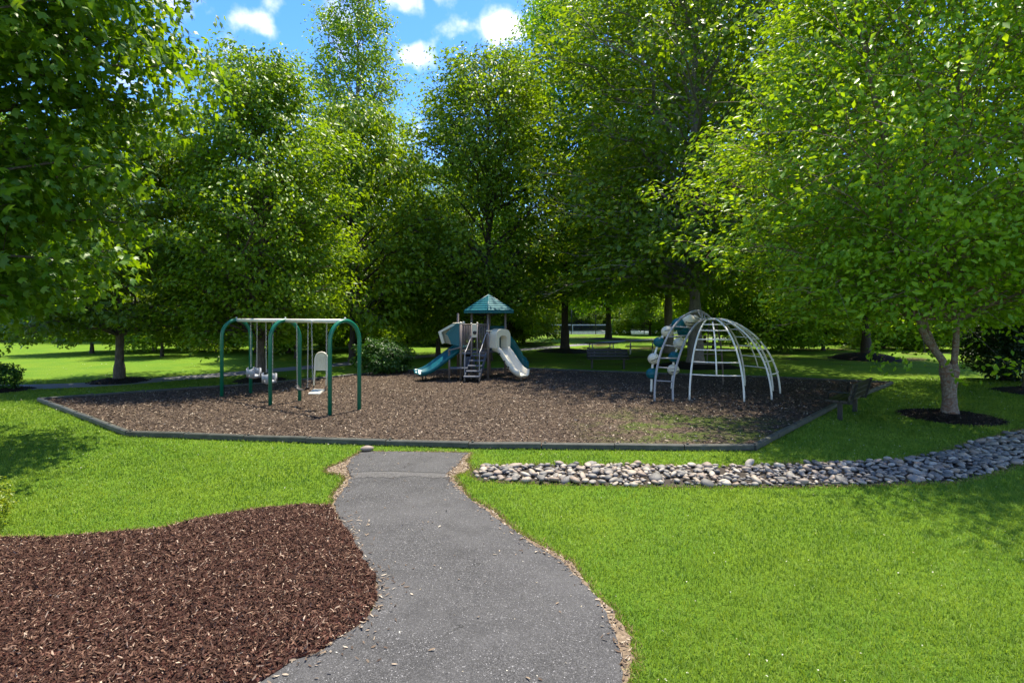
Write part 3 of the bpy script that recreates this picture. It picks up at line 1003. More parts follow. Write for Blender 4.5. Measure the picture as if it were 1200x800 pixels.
# woodland behind: trees one can tell apart only as crowns
k = 0
wood_spots = []
rw = random.Random(5)
for Z, step, x0, x1 in ((50, 8.5, -60, -6), (64, 8.0, -80, 1), (54, 9, 28, 70), (70, 8, 30, 90), (100, 10, -40, 100), (114, 9.0, -120, 130)):
    x = x0
    while x < x1:
        if abs(x) < Z * 1.0 + 9: wood_spots.append((x + rw.uniform(-1.5, 1.5), Z + rw.uniform(-4, 4)))
        x += step * rw.uniform(0.85, 1.2)
kinds = [(T_big, 0.8), (T_wide, 0.85), (T_mid, 1.15), (T_bright, 1.7)]
for i, (x, y) in enumerate(wood_spots):
    Tt, s = kinds[rw.choice((0, 1, 1, 2, 3))]
    s *= rw.uniform(0.78, 1.08)
    if y < 70 and -28 < x < -14: s *= 0.75
    place_tree(Tt, 'woodland_tree', x, y, rw.uniform(0, 6.28), 'one of the tall leafy trees packed in the woodland belt behind the park', group='woodland belt behind the park', s=s)
# understorey
us = []
for Z, step, x0, x1 in ((35, 3.6, -27, -9), (50, 4.5, -58, -27), (44, 4.0, -14, 2), (38, 4, 19, 46), (46, 4.4, 18, 60), (90, 5.5, -60, 110)):
    x = x0
    while x < x1:
        if abs(x) < Z * 1.0 + 5: us.append((x + rw.uniform(-1, 1), Z + rw.uniform(-2, 2)))
        x += step * rw.uniform(0.8, 1.2)
for x, y in us:
    s = rw.uniform(0.7, 1.1)
    place_tree(T_under if us.index((x, y)) % 3 else T_bright, 'understorey_tree', x, y, rw.uniform(0, 6.28), 'one of the low bushy trees filling the shade under the woodland edge', group='bushy trees under the woodland edge', s=s)
place_tree(T_bright, 'small_tree', 17.2, 66, 0.6, 'small bright tree with leaning trunk right of the clipped hedge', s=0.95)
place_tree(T_bright, 'small_tree', 14.5, 38.0, 2.6, 'bright leaved low tree behind the right half of the dome climber', s=0.8)
place_tree(T_bright, 'small_tree', -4.4, 31.5, 4.0, 'bright leafy low tree filling the gap left of the tower tree', s=0.95)
place_tree(T_bright, 'small_tree', -12.2, 30.0, 5.0, 'bright leafy low tree behind the left half of the swing set', s=0.85)
place_tree(T_bright, 'small_tree', -0.4, 43, 5.5, 'bright low tree seen between the tower tree and the large dark trunk', s=1.1)
place_tree(T_bright, 'small_tree', -20.5, 31, 1.6, 'sunlit low tree behind the slender maple', s=0.62)

# hazy end of the wood: one mass of leaves closing the view
rb = np.random.default_rng(31)
n = 26000
x = rb.uniform(-190, 210, n); z = rb.uniform(0, 1, n) ** 1.1 * (17 + 4 * np.sin(x * 0.11) + 3 * np.sin(x * 0.37)); y = 135 + rb.normal(0, 5, n)
nr = unit(rb.normal(0, 0.6, (n, 3)) + [0, -0.3, 0.7]); dd = unit(rb.normal(0, 1, (n, 3)))
ln = rb.uniform(0.8, 1.9, n)
v, f, rep = leaves(np.stack([x, y, z], 1), nr, dd, ln, ln * 0.8, 'plain', rb)
o = link_mesh('distant_woodland', np_mesh('distant_woodland', v, f, Lf['deep'], np.tile(rb.uniform(0, 1, n), rep)))
tag(o, 'far dark wood closing the view beyond the tennis courts', 'woodland', kind='stuff')


# shrubs, hedges
def make_shrub(seed, rx, ry, h, mat, n, leaf, box=False, stemmat=None):
    r = np.random.default_rng(seed)
    if box:
        p = r.uniform(-1, 1, (n, 3)); ax = r.integers(0, 3, n); sgn = np.where(r.uniform(0, 1, n) < .5, -1, 1)
        keepin = r.uniform(0, 1, n) < 0.25
        p[np.arange(n), ax] = np.where(keepin, p[np.arange(n), ax], sgn * r.uniform(0.86, 1.03, n))
        c = np.stack([p[:, 0] * rx, p[:, 1] * ry, (p[:, 2] * 0.5 + 0.5) * h + 0.03], 1)
        out = p
    else:
        d = unit(r.normal(0, 1, (n, 3))); d[:, 2] = np.abs(d[:, 2]) * np.where(r.uniform(0, 1, n) < .8, 1, -0.5)
        lump = 1 + 0.14 * np.sin(d[:, 0] * 7 + seed) * np.cos(d[:, 1] * 6) + 0.1 * np.sin(d[:, 2] * 11 + d[:, 0] * 5)
        q = (r.uniform(0.35, 1, n) ** 0.4) * lump
        c = np.stack([d[:, 0] * rx * q, d[:, 1] * ry * q, (d[:, 2] * q * 0.68 + 0.34) * h], 1)
        c[:, 2] = np.maximum(c[:, 2], 0.05)
        out = d
    nr = unit(out * 0.6 + [0, 0, 0.5] + r.normal(0, 0.45, (n, 3)))
    dd = unit(out + r.normal(0, 0.5, (n, 3)))
    ln = leaf * r.uniform(0.6, 1.3, n)
    v, f, rep = leaves(c, nr, dd, ln, ln * 0.55, 'plain', r)
    crown = np_mesh('foliage', v, f, mat, np.tile(r.uniform(0, 1, n), rep))
    ch = []
    for i in range(14):
        a = r.uniform(0, 6.28); q = r.uniform(0.3, 0.75)
        e = np.array([math.cos(a) * rx * q, math.sin(a) * ry * q, h * r.uniform(0.5, 0.85)])
        s0 = e * [0.15, 0.15, 0]
        ch.append((np.array([s0, (s0 + e) / 2 + [0, 0, .05], e]), np.array([0.025, 0.015, 0.006]) * h, 5))
    return crown, wood_mesh('stems', ch, stemmat or M['bark_dark'])


def shrub(name, loc, label, cat, *a, **k):
    e = empty(name, (loc[0], loc[1], 0), 0, label, cat)
    cr, st = make_shrub(*a, **k)
    link_mesh('foliage', cr, e); link_mesh('stems', st, e)
    return e


shrub('shrub', (-5.35, 21.9), 'rounded dark green shrub between the swing set and the teal slide', 'shrub', 1, 1.22, 1.1, 1.5, Lf['shrub'], 5200, 0.14)
shrub('shrub', (-16.5, 16.9), 'small round shrub at the left edge beside the walk', 'shrub', 2, 0.72, 0.7, 0.95, Lf['shrub'], 3200, 0.085)
shrub('shrub', (-6.1, 5.8), 'yellow green shrub just poking in at the left edge above the mulch bed', 'shrub', 3, 0.5, 0.5, 0.62, Lf['yellow'], 4200, 0.045)
shrub('evergreen_shrub', (18.3, 19.6), 'broad dark evergreen column behind the birch at the right', 'shrub', 4, 1.35, 1.2, 2.6, Lf['ever'], 16000, 0.11)
shrub('hedge', (13.7, 67), 'clipped square green hedge behind the picnic tables', 'hedge', 5, 1.15, 1.0, 1.9, Lf['lime'], 3500, 0.2, box=True)
shrub('hedge', (18.6, 66), 'dark clipped shrub to the right of the small leaning tree', 'hedge', 6, 1.2, 1.0, 1.9, Lf['deep'], 3000, 0.2, box=True)


# ------------------------------------------------------------------ playground border
bd = empty('playground_border', (0, 0, 0), 0, 'low dark green plastic timber border around the mulch playground', 'edging')
for i in range(len(PLAY)):
    a = Vector((*PLAY[i], 0)); b = Vector((*PLAY[(i + 1) % len(PLAY)], 0))
    L_ = (b - a).length
    k = max(1, round(L_ / 1.25))
    dr = (b - a) / k
    for j in range(k):
        p0 = a + dr * j + dr.normalized() * (0.008 if j else 0.0); p1 = a + dr * (j + 1) - dr.normalized() * 0.008
        dz = Vector((0, 0, random.uniform(-0.009, 0.009)))
        m = MB()
        m.beam(p0 + Vector((0, 0, 0.058)) + dz, p1 + Vector((0, 0, 0.058)) + dz * -1, 0.1, 0.115, 0.018)
        # stake boss where two timbers lap
        m.tube([p0 + dr.normalized() * 0.06 + Vector((0, 0, 0.11)), p0 + dr.normalized() * 0.06 + Vector((0, 0, 0.135))], 0.022, 8)
        m.build('timber', M['timber'], bd)


# ------------------------------------------------------------------ river stones
def stone_mesh(seed, sub=2):
    bm = bmesh.new()
    bmesh.ops.create_icosphere(bm, subdivisions=sub, radius=1.0)
    r = random.Random(seed)
    ax = [Vector((r.gauss(0, 1), r.gauss(0, 1), r.gauss(0, 1))).normalized() for _ in range(7)]
    am = [r.uniform(0.06, 0.3) for _ in ax]
    for v in bm.verts:
        d = v.co.normalized()
        s = 1 + sum(a_ * max(0, d.dot(q)) ** 4 for a_, q in zip(am, ax)) - 0.12
        v.co = Vector((d.x * s, d.y * s * r_y[seed], d.z * s * r_z[seed]))
    me = bpy.data.meshes.new('stone')
    bm.to_mesh(me); bm.free()
    for q in me.polygons: q.use_smooth = True
    me.materials.append(M['stone'])
    return me
r_y = [0.62, 0.8, 0.7, 0.55, 0.9, 0.72]; r_z = [0.34, 0.42, 0.3, 0.36, 0.44, 0.48]
stones = [stone_mesh(i) for i in range(6)]
rs = np.random.default_rng(21)
pts = []
for layer in range(2):
    n = 16000
    x = rs.uniform(RIVER[:, 0].min(), RIVER[:, 0].max(), n); y = rs.uniform(RIVER[:, 1].min(), RIVER[:, 1].max(), n)
    ok = inside(RIVER, x, y)
    x, y = x[ok], y[ok]
    dd = edge_dist(RIVER, x, y)
    grid_ = {}
    for a, b, e in zip(x, y, dd):
        s = float(np.clip(rs.lognormal(math.log(0.052), 0.32), 0.028, 0.1))
        if e < 0.02: continue
        key = (int(a / 0.25), int(b / 0.25))
        bad = False
        for i_ in (-1, 0, 1):
            for j_ in (-1, 0, 1):
                for (c_, d_, s_) in grid_.get((key[0] + i_, key[1] + j_), ()):
                    if (a - c_) ** 2 + (b - d_) ** 2 < ((s + s_) * (0.5 if layer == 0 else 0.66)) ** 2: bad = True; break
        if bad: continue
        grid_.setdefault(key, []).append((a, b, s))
        pts.append((a, b, s, layer, min(e / 0.4, 1)))
pts.sort(key=lambda q: -(q[2] / q[1]) * (1.6 if q[3] else 1.0) - (0 if abs(q[0] / q[1] * FPX) < 600 else -9))
db = empty('dry_creek', (0, 0, 0)); db['kind'] = 'structure'
SV, SF, SR = [], [], []
low_ = [stone_mesh(i, 1) for i in range(6)]
sb = [np.array([v.co[:] for v in m_.vertices]) for m_ in stones + low_]
sf = [np.array([p_.vertices[:] for p_ in m_.polygons]) for m_ in stones + low_]
for m_ in low_: bpy.data.meshes.remove(m_)
base = 0
for i, (a, b, s, layer, e) in enumerate(pts):
    z = 0.012 + s * 0.3 + layer * 0.026 * (0.5 + 0.5 * e) + 0.0
    eu = (rs.normal(0, 0.22), rs.normal(0, 0.22), rs.uniform(0, 6.28))
    sc_ = (s, s * rs.uniform(0.85, 1.15), s * rs.uniform(0.85, 1.25))
    w = int(rs.integers(0, 6))
    if i < 300:
        o = link_mesh('stone', stones[w], db)
        o.location = (a, b, z); o.rotation_euler = eu; o.scale = sc_
    else:
        Mx = np.array(Matrix.LocRotScale(Vector((a, b, z)), __import__('mathutils').Euler(eu), Vector(sc_)))
        if layer == 0 or s < 0.045: w += 6
        SV.append(sb[w] @ Mx[:3, :3].T + Mx[:3, 3]); SF.append(sf[w] + base); base += len(sb[w])
        SR.append(np.full(len(sf[w]), rs.uniform(0, 1)))
o = link_mesh('stones', np_mesh('stones', np.concatenate(SV), np.concatenate(SF), M['stone'], np.concatenate(SR), smooth=True), db)
o['kind'] = 'stuff'
# the loose boulder by the border
o = link_mesh('boulder', stones[1]); o.scale = (0.125, 0.1, 0.12); gx, gy = G(429, 529); o.location = (gx + 0.02, gy - 0.02, 0.06)
tag(o, 'single smooth grey stone where the path meets the playground border', 'stone')


# ------------------------------------------------------------------ loose chips and grass
def scatter(P, dens, seed, dmax=None):
    r = np.random.default_rng(seed)
    x0, x1 = P[:, 0].min(), P[:, 0].max(); y0, y1 = P[:, 1].min(), P[:, 1].max()
    n = int((x1 - x0) * (y1 - y0) * dens)
    x = r.uniform(x0, x1, n); y = r.uniform(y0, y1, n)
    ok = inside(P, x, y)
    return x[ok], y[ok], r


x, y, r = scatter(BEDJ, 5200, 41)
ok = (np.abs(x / y) < 1.03) & (y > 3.2); x, y = x[ok], y[ok]
zz = 0.024 + bed_h(x, y) + r.uniform(0, 0.014, len(x))
chips('bark_chips', x, y, zz, M['chips_bed'], 0.042, 0.009, 0.42, 1, bend=0.2)
x, y, r = scatter(PLAY, 620, 42)
keepp = r.uniform(0, 1, len(x)) < np.clip((13.5 / y) ** 1.7, 0, 1)
x, y = x[keepp], y[keepp]
moss = np.exp(-((x - 3.9) ** 2 + (y - 11) ** 2) / 4.5)
keepp = r.uniform(0, 1, len(x)) > 0.8 * moss
x, y = x[keepp], y[keepp]
ok = edge_dist(PLAY, x, y) > 0.07; x, y = x[ok], y[ok]
chips('wood_chips', x, y, play_z + play_h(x, y) + r.uniform(0.002, 0.016, len(x)), M['chips_play'], 0.055, 0.016, 0.3, 2, bend=0.1, flat=True)
# chips that strayed over the bed's rim, the verge and the asphalt
x, y, r = scatter(VERGE, 1500, 43)
pe = np.array(PATHJ)
d_ = edge_dist(pe, x, y); inn = inside(pe, x, y)
ok = (r.uniform(0, 1, len(x)) < np.where(inn, np.exp(-d_ / 0.035) * 0.5 + 0.006 + np.where((x < -0.9) & (y < 6.5), np.exp(-d_ / 0.09) * 0.35, 0), 0.65)) & (y > 3.1)
x, y = x[ok], y[ok]; inn = inn[ok]
M['chips_stray'] = m_chips('stray_dry_chips', [(0, (0.06, 0.04, 0.03)), (0.4, (0.17, 0.12, 0.08)), (0.75, (0.33, 0.25, 0.17)), (1, (0.6, 0.52, 0.4))])
chips('stray_chips', x, y, np.where(inn, 0.022, 0.01) + 0.004, M['chips_stray'], 0.04, 0.012, 0.25, 3, bend=0.1)

r = np.random.default_rng(50)


def in_any(x, y):
    m_ = inside(VERGE, x, y) | inside(BED, x, y) | inside(PLAY, x, y) | inside(RIVER, x, y) | inside(walk1, x, y)
    for (a, b, rr) in RINGS: m_ |= (x - a) ** 2 + (y - b) ** 2 < (rr * 0.97) ** 2
    return m_


def grass(name, n, y0, y1, ppow, hgt, wid, mat, seed, extra=None, pts=None):
    r = np.random.default_rng(seed)
    u = r.uniform(0, 1, n)
    y = (y0 ** ppow + u * (y1 ** ppow - y0 ** ppow)) ** (1 / ppow)
    x = r.uniform(-1.03, 1.03, n) * y
    if pts is not None: x, y = pts
    ok = ~in_any(x, y)
    if extra is not None: ok |= inside(RIVER, x, y) & (edge_dist(RIVER, x, y) < np.abs(r.normal(0, 0.05, len(x))))
    if extra is not None and extra is not True: ok &= extra(x, y, r)
    x, y = x[ok], y[ok]
    n = len(x)
    # tufts: pull blades together a little
    cl = np.sin(x * 23 + np.sin(y * 17) * 2) * np.sin(y * 26 + np.sin(x * 19) * 2)
    patchy = 0.5 + 0.5 * np.sin(x * 1.9 + 1.3 * np.sin(y * 1.3)) * np.sin(y * 2.3 + np.sin(x * 2.1))
    H = hgt * r.uniform(0.55, 1.25, n) * (1 + 0.25 * cl) * (0.85 + 0.3 * patchy)
    W = wid * r.uniform(0.7, 1.3, n) * np.clip(y / 5.0, 0.9, 2.4)
    a = r.uniform(0, 6.283, n); lean = np.abs(r.normal(0.6, 0.42, n))
    d = np.stack([np.cos(a), np.sin(a)], 1)
    fa = r.uniform(0, 6.283, n)
    s = np.stack([np.cos(fa), np.sin(fa)], 1) * (W / 2)[:, None]
    z0 = np.zeros(n)
    b0 = np.stack([x - s[:, 0], y - s[:, 1], z0], 1); b1 = np.stack([x + s[:, 0], y + s[:, 1], z0], 1)
    mx_ = x + d[:, 0] * H * lean * 0.35; my_ = y + d[:, 1] * H * lean * 0.35
    m0 = np.stack([mx_ - s[:, 0] * 0.85, my_ - s[:, 1] * 0.85, H * 0.6], 1); m1 = np.stack([mx_ + s[:, 0] * 0.85, my_ + s[:, 1] * 0.85, H * 0.6], 1)
    tp = np.stack([x + d[:, 0] * H * lean * 1.1, y + d[:, 1] * H * lean * 1.1, H * (1.0 - 0.25 * lean)], 1)
    v = np.stack([b0, b1, m1, m0, tp], 1).reshape(-1, 3)
    b = np.arange(n)[:, None] * 5
    f = np.concatenate([b + [0, 1, 2], b + [0, 2, 3], b + [3, 2, 4]], 0)
    w1 = np.sin(x * 0.9 + 1.7 * np.sin(y * 0.7) + 2) * np.sin(y * 1.1 + 1.2 * np.sin(x * 0.8))
    w2 = np.sin(x * 4.3 + 2.0 * np.sin(y * 3.1)) * np.sin(y * 4.9 + 1.7 * np.sin(x * 3.7))
    w3 = np.sin(x * 11 + 2.4 * np.sin(y * 9)) * np.sin(y * 13 + 2.1 * np.sin(x * 8))
    rn = np.clip(r.uniform(0, 1, n) * 0.5 + 0.28 + 0.16 * w1 + 0.13 * w2 + 0.1 * w3, 0, 1)
    o = link_mesh(name, np_mesh(name, v, f, mat, np.tile(rn, 3)))
    o['kind'] = 'stuff'
    return n


ng = grass('grass', 430000, 3.1, 20.0, 0.35, 0.043, 0.0056, M['blade'], 51, extra=True)
o = bpy.data.objects['grass']; tag(o, 'mown green grass blades covering the lawns around the path', 'grass')
M['petal'] = m_leaf('fallen_petal', (0.4, 0.33, 0.2), (0.75, 0.72, 0.62), (1, 1, 1), 0.2, 0.7, 0.1)
rl = np.random.default_rng(77)
n = 4200
yy = 3.3 * (30 / 3.3) ** rl.uniform(0, 1, n); xx = rl.uniform(-1, 1, n) * yy
ok = ~(inside(BED, xx, yy) | inside(RIVER, xx, yy)) & (rl.uniform(0, 1, n) < np.where(yy > 9, 0.9, 0.12) * np.where(xx > 0, 1, 0.5))
xx, yy = xx[ok], yy[ok]
ip = inside(PLAY, xx, yy); ia = inside(PATH, xx, yy)
zz = np.where(ip, play_z + 0.02, np.where(ia, 0.022, 0.032))
n = len(xx)
v, f, rp_ = leaves(np.stack([xx, yy, zz], 1), unit(rl.normal(0, 0.25, (n, 3)) + [0, 0, 1]), unit(rl.normal(0, 1, (n, 3))), rl.uniform(0.012, 0.028, n) * np.clip(yy / 8, 0.8, 2), rl.uniform(0.008, 0.02, n) * np.clip(yy / 8, 0.8, 2), 'plain', rl)
o = link_mesh('fallen_petals', np_mesh('fallen_petals', v, f, M['petal'], np.tile(rl.uniform(0, 1, n), rp_)))
tag(o, 'tiny pale petals and husks scattered over lawn, mulch and path', 'litter', kind='stuff')
near_rim = lambda P, w: (lambda x, y, r: (edge_dist(P, x, y) < np.abs(r.normal(0, w, len(x)))))
def along(P, n, w, seed):
    r = np.random.default_rng(seed)
    q = resample(P, 0.02)
    q = q[(q[:, 1] > 3.0) & (np.abs(q[:, 0]) < q[:, 1] * 1.05)]
    k_ = r.integers(0, len(q), n)
    return q[k_, 0] + r.normal(0, w, n), q[k_, 1] + r.normal(0, w, n)
ax_, ay_ = zip(*[along(VERGE, 9000, 0.03, 1), along(BED, 12000, 0.05, 2), along(RIVER, 7000, 0.05, 3)])
g2 = grass('dry_grass', 10, 3.1, 9.5, 0.6, 0.038, 0.0055, M['straw'], 52, pts=(np.concatenate(ax_), np.concatenate(ay_)))
tag(bpy.data.objects['dry_grass'], 'dry straw coloured grass along the rims of the path and mulch bed', 'grass')


# ------------------------------------------------------------------ swing set
def rot_to(p, ang):  # 2D rotate
    c_, s_ = math.cos(ang), math.sin(ang)
    return (p[0] * c_ - p[1] * s_, p[0] * s_ + p[1] * c_)


GZ = play_z - 0.03
beam_a = Vector((-8.2, 15.75, 0)); beam_b = Vector((-4.06, 12.86, 0))
bdir = (beam_b - beam_a).normalized(); bper = Vector((-bdir.y, bdir.x, 0))   # towards the back right
TOP = 2.3
sw = empty('swing_set', (0, 0, 0), 0, 'green arched swing set with white top beam at the left of the playground', 'swing set')
for f in (0.0, 0.5, 1.0):
    c0 = beam_a.lerp(beam_b, f)
    hw = 0.43
    pts_ = [c0 - bper * hw + Vector((0, 0, GZ)), c0 - bper * hw + Vector((0, 0, TOP - 0.52))]
    for a in range(1, 16):
        th = math.pi * a / 16
        pts_.append(c0 - bper * hw * math.cos(th) + Vector((0, 0, TOP - 0.52 + 0.5 * math.sin(th))))
    pts_ += [c0 + bper * hw + Vector((0, 0, TOP - 0.52)), c0 + bper * hw + Vector((0, 0, GZ))]
    ar = part('arch_frame', lambda m: m.tube(pts_, 0.05, 14), M['green'], sw)
    part('bolt', lambda m: m.ball(c0 + Vector((0, 0, TOP + 0.035)), 0.03, 8, 5), M['galv'], ar)
for f0, f1 in ((0.012, 0.488), (0.512, 0.988)):
    part('top_beam', lambda m: m.tube([beam_a.lerp(beam_b, f0) + Vector((0, 0, TOP - 0.03)), beam_a.lerp(beam_b, f1) + Vector((0, 0, TOP - 0.03))], 0.05, 12), M['white_metal'], sw)
beamL = (beam_b - beam_a).length


def chain(m, a, b):
    a, b = Vector(a), Vector(b)
    n = int((b - a).length / 0.05)
    d = (b - a).normalized()
    s1 = d.cross(Vector((1, 0.3, 0))).normalized(); s2 = d.cross(s1)
    for i in range(n):
        c_ = a.lerp(b, (i + 0.5) / n); s_ = s1 if i % 2 else s2
        h_ = d * 0.032; w_ = s_ * 0.013
        m.tube([c_ - h_, c_ - h_ * .6 + w_, c_ + h_ * .6 + w_, c_ + h_, c_ + h_ * .6 - w_, c_ - h_ * .6 - w_, c_ - h_], 0.0045, 4, caps=False)


def swing(pos, half, seat_z, kind, label, cat='swing'):
    """one hanging swing: pos = distance along the beam"""
    c0 = beam_a + bdir * pos
    e = empty('swing', (c0.x, c0.y, 0), math.atan2(bdir.y, bdir.x), label, cat, 'swings hanging from the beam')
    for sd in (-1, 1):
        part('chain', lambda m: chain(m, (sd * half, 0, TOP - 0.09), (sd * half * 0.92, 0, seat_z + (0.3 if kind == 'bucket' else 0.04))), M['chain'], e)
        part('hanger', lambda m: m.tube([(sd * half, 0, TOP - 0.1), (sd * half, 0, TOP - 0.0)], 0.02, 8), M['galv'], e)
    if kind == 'bucket':
        def f(m):
            # tub with raised front and back panels and two leg openings
            for sy in (-1, 1):
                vs, fs = [], []
                K = 12
                for j in range(K + 1):
                    a = -math.pi / 2 + math.pi * j / K
                    x_ = math.sin(a) * half * 0.98; y0_ = sy * (0.06 + 0.11 * math.cos(a))
                    zb = seat_z + 0.02 + (0.09 if sy < 0 and 3 < j < 9 and j != 6 else 0.0)
                    zt = seat_z + 0.3 - 0.05 * math.cos(a)
                    vs += [(x_, y0_, zb), (x_, y0_, zt), (x_, y0_ + sy * 0.022, zt), (x_, y0_ + sy * 0.022, zb)]
                for j in range(K):
                    b_ = j * 4
                    fs += [(b_, b_ + 1, b_ + 5, b_ + 4), (b_ + 1, b_ + 2, b_ + 6, b_ + 5), (b_ + 2, b_ + 3, b_ + 7, b_ + 6), (b_ + 3, b_, b_ + 4, b_ + 7)]
                m.add(vs, fs, True)
            m.ball((0, 0, seat_z + 0.045), 0.16, 14, 8, (half / 0.17, 0.95, 0.42))
        part('bucket_seat', f, M['bucket'], e)
    elif kind == 'strap':
        def f(m):
            q = [(-half + 0.0, 0, seat_z + 0.04), (-half * 0.7, 0, seat_z - 0.03), (0, 0, seat_z - 0.055), (half * 0.7, 0, seat_z - 0.03), (half, 0, seat_z + 0.04)]
            m.sweep(curve(q, 14), [(-0.065, 0), (0.065, 0), (0.065, -0.014), (-0.065, -0.014)], closed=True)
        part('strap_seat', f, M['black'], e)
    return e


swing(0.95, 0.17, 0.62, 'bucket', 'pale grey toddler bucket swing hanging furthest left')
swing(1.75, 0.17, 0.52, 'bucket', 'pale grey toddler bucket swing beside the middle arch, right of the other bucket')
swing(3.3, 0.25, 0.52, 'strap', 'plain black strap swing next to the middle arch')
# high-backed swing
c0 = beam_a + bdir * 4.02
e = empty('high_back_swing', (c0.x, c0.y, 0), R(-6), 'white high-backed swing with rounded back panel inside the nearest bay', 'swing', 'swings hanging from the beam')
hb = 0.165
for sd in (-1, 1):
    part('chain', lambda m: chain(m, (sd * 0.2, 0, TOP - 0.09), (sd * 0.18, 0.02, 0.75)), M['chain'], e)
    part('hanger', lambda m: m.tube([(sd * 0.2, 0, TOP - 0.1), (sd * 0.2, 0, TOP)], 0.02, 8), M['galv'], e)
def f(m):
    q = [(-hb, 0.05, 0.62), (-hb, 0.1, 1.0), (-hb, 0.13, 1.3)]
    for a in range(1, 8):
        th = math.pi * a / 8
        q.append((-hb * math.cos(th), 0.135, 1.3 + hb * math.sin(th)))
    q += [(hb, 0.13, 1.3), (hb, 0.1, 1.0), (hb, 0.05, 0.62)]
    m.tube(q, 0.022, 8)
part('back_frame', f, M['cream'], e)
def f(m):
    out = [(-hb, 0.12, 1.0), (hb, 0.12, 1.0), (hb, 0.14, 1.3)]
    for a in range(1, 8):
        th = math.pi * (1 - a / 8)
        out.append((-hb * math.cos(th), 0.145, 1.3 + hb * math.sin(th)))
    out.append((-hb, 0.14, 1.3))
    vs = out + [(p_[0], p_[1] + 0.02, p_[2]) for p_ in out]
    n_ = len(out)
    m.add(vs, [tuple(range(n_)), tuple(range(2 * n_ - 1, n_ - 1, -1))] + [(i, (i + 1) % n_, (i + 1) % n_ + n_, i + n_) for i in range(n_)])
    for x_ in (-0.1, -0.05, 0, 0.05, 0.1): m.box((x_, 0.118, 1.2), (0.01, 0.012, 0.34))
part('back_panel', f, M['cream'], e)
part('seat', lambda m: m.box((0, -0.13, 0.49), (0.3, 0.3, 0.035), Matrix.Rotation(R(14), 3, 'X'), 0.012), M['cream'], e)
part('footrest_bar', lambda m: m.tube([(-hb, 0.05, 0.62), (-hb, 0.0, 0.5), (hb, 0.0, 0.5), (hb, 0.05, 0.62)], 0.014, 6), M['black'], e)


# ------------------------------------------------------------------ dome climber
dc = empty('dome_climber', (6.17, 16.42, 0), 0, 'white bar dome climber with ladder and ball climbers on its left side', 'climbing frame')
DH, DR = 2.3, 1.98
def dome_pt(az, u, rr=DR):
    """u 0 at the ground .. 1 at the top ring"""
    th = u * math.pi / 2 * 0.9
    q = math.cos(th) ** 0.72 * rr * (1 - 0.0)
    q = 0.33 + (rr - 0.33) * (math.cos(th) - math.cos(math.pi / 2 * 0.9)) / (1 - math.cos(math.pi / 2 * 0.9))
    z = math.sin(th) / math.sin(math.pi / 2 * 0.9) * (DH)
    return Vector((math.cos(az) * q, math.sin(az) * q, z))
def uz(z):
    return math.asin(z / DH * math.sin(math.pi / 2 * 0.9)) / (math.pi / 2 * 0.9)
pairs = [(233, 275), (303, 347), (3, 37), (58, 88)]
dark_i = 3
for i, (a0, a1) in enumerate(pairs):
    mt = M['taupe'] if i == dark_i else M['white_metal']
    for a in (a0, a1):
        part('arch_leg', lambda m: m.tube([dome_pt(R(a), u) + (Vector((0, 0, GZ)) if u == 0 else Vector()) for u in np.linspace(0, 1, 18)], 0.027, 10), mt, dc)
    for z in (0.75, 1.1, 1.43, 1.72, 1.97, 2.14):
        u = uz(z)
        part('rung', lambda m: m.tube([dome_pt(R(a0 + (a1 - a0) * t_), u) for t_ in np.linspace(0, 1, 5)], 0.017, 8), mt, dc)
    if i: part('middle_bar', lambda m: m.tube([dome_pt(R((a0 + a1) / 2), u) for u in np.linspace(uz(0.75), uz(2.22), 12)], 0.018, 8), mt, dc)
part('middle_bar', lambda m: m.tube([dome_pt(R(254), u) for u in np.linspace(uz(0.75), uz(2.22), 12)], 0.022, 8), M['white_metal'], dc)
part('top_ring', lambda m: m.tube([(math.cos(a) * 0.33, math.sin(a) * 0.33, DH) for a in np.linspace(0, 2 * math.pi, 25)], 0.03, 10, caps=False), M['white_metal'], dc)
O = Vector((6.17, 16.42, 0))
def W(px, py, Z): return Vector(((px - 600) / FPX * Z, Z, CAM_H - (py - 370) / FPX * Z)) - O
railA = [W(767, 472, 14.7), W(768, 445, 14.8), W(773, 418, 15.0), W(783, 393, 15.3), W(797, 374, 15.65), W(814, 364.5, 15.95), W(826, 367, 16.12), W(834, 374.0, 16.15)]
railB = [W(788.5, 472, 14.7), W(789, 447, 14.8), W(794, 424, 14.95), W(803, 399, 15.25), W(812, 384, 15.55), W(820, 376.5, 15.85), W(828, 374.0, 16.1)]
railA[0].z = railB[0].z = GZ
cA, cB = curve(railA, 36), curve(railB, 36)
part('ladder_rail', lambda m: m.tube(cA, 0.032, 10), M['rail'], dc)
part('ladder_rail', lambda m: m.tube(cB, 0.032, 10), M['rail'], dc)
topA = max(range(37), key=lambda q: cA[q].z); topB = max(range(37), key=lambda q: cB[q].z)
for z_ in (0.6, 0.93, 1.25, 1.55, 1.83, 2.06):
    ka = min(cA[:topA], key=lambda q: abs(q.z - z_)); kb = min(cB[:topB], key=lambda q: abs(q.z - z_ + 0.01))
    part('ladder_rung', lambda m: m.tube([ka, kb], 0.018, 8), M['rail'], dc)
for f in (0.25, 0.45, 0.65, 0.85):
    ka, kb = cA[int(topA - 3 + f * (39 - topA))], cB[int(topB - 4 + f * (40 - topB))]
    part('ladder_rung', lambda m: m.tube([ka, kb], 0.018, 8), M['rail'], dc)
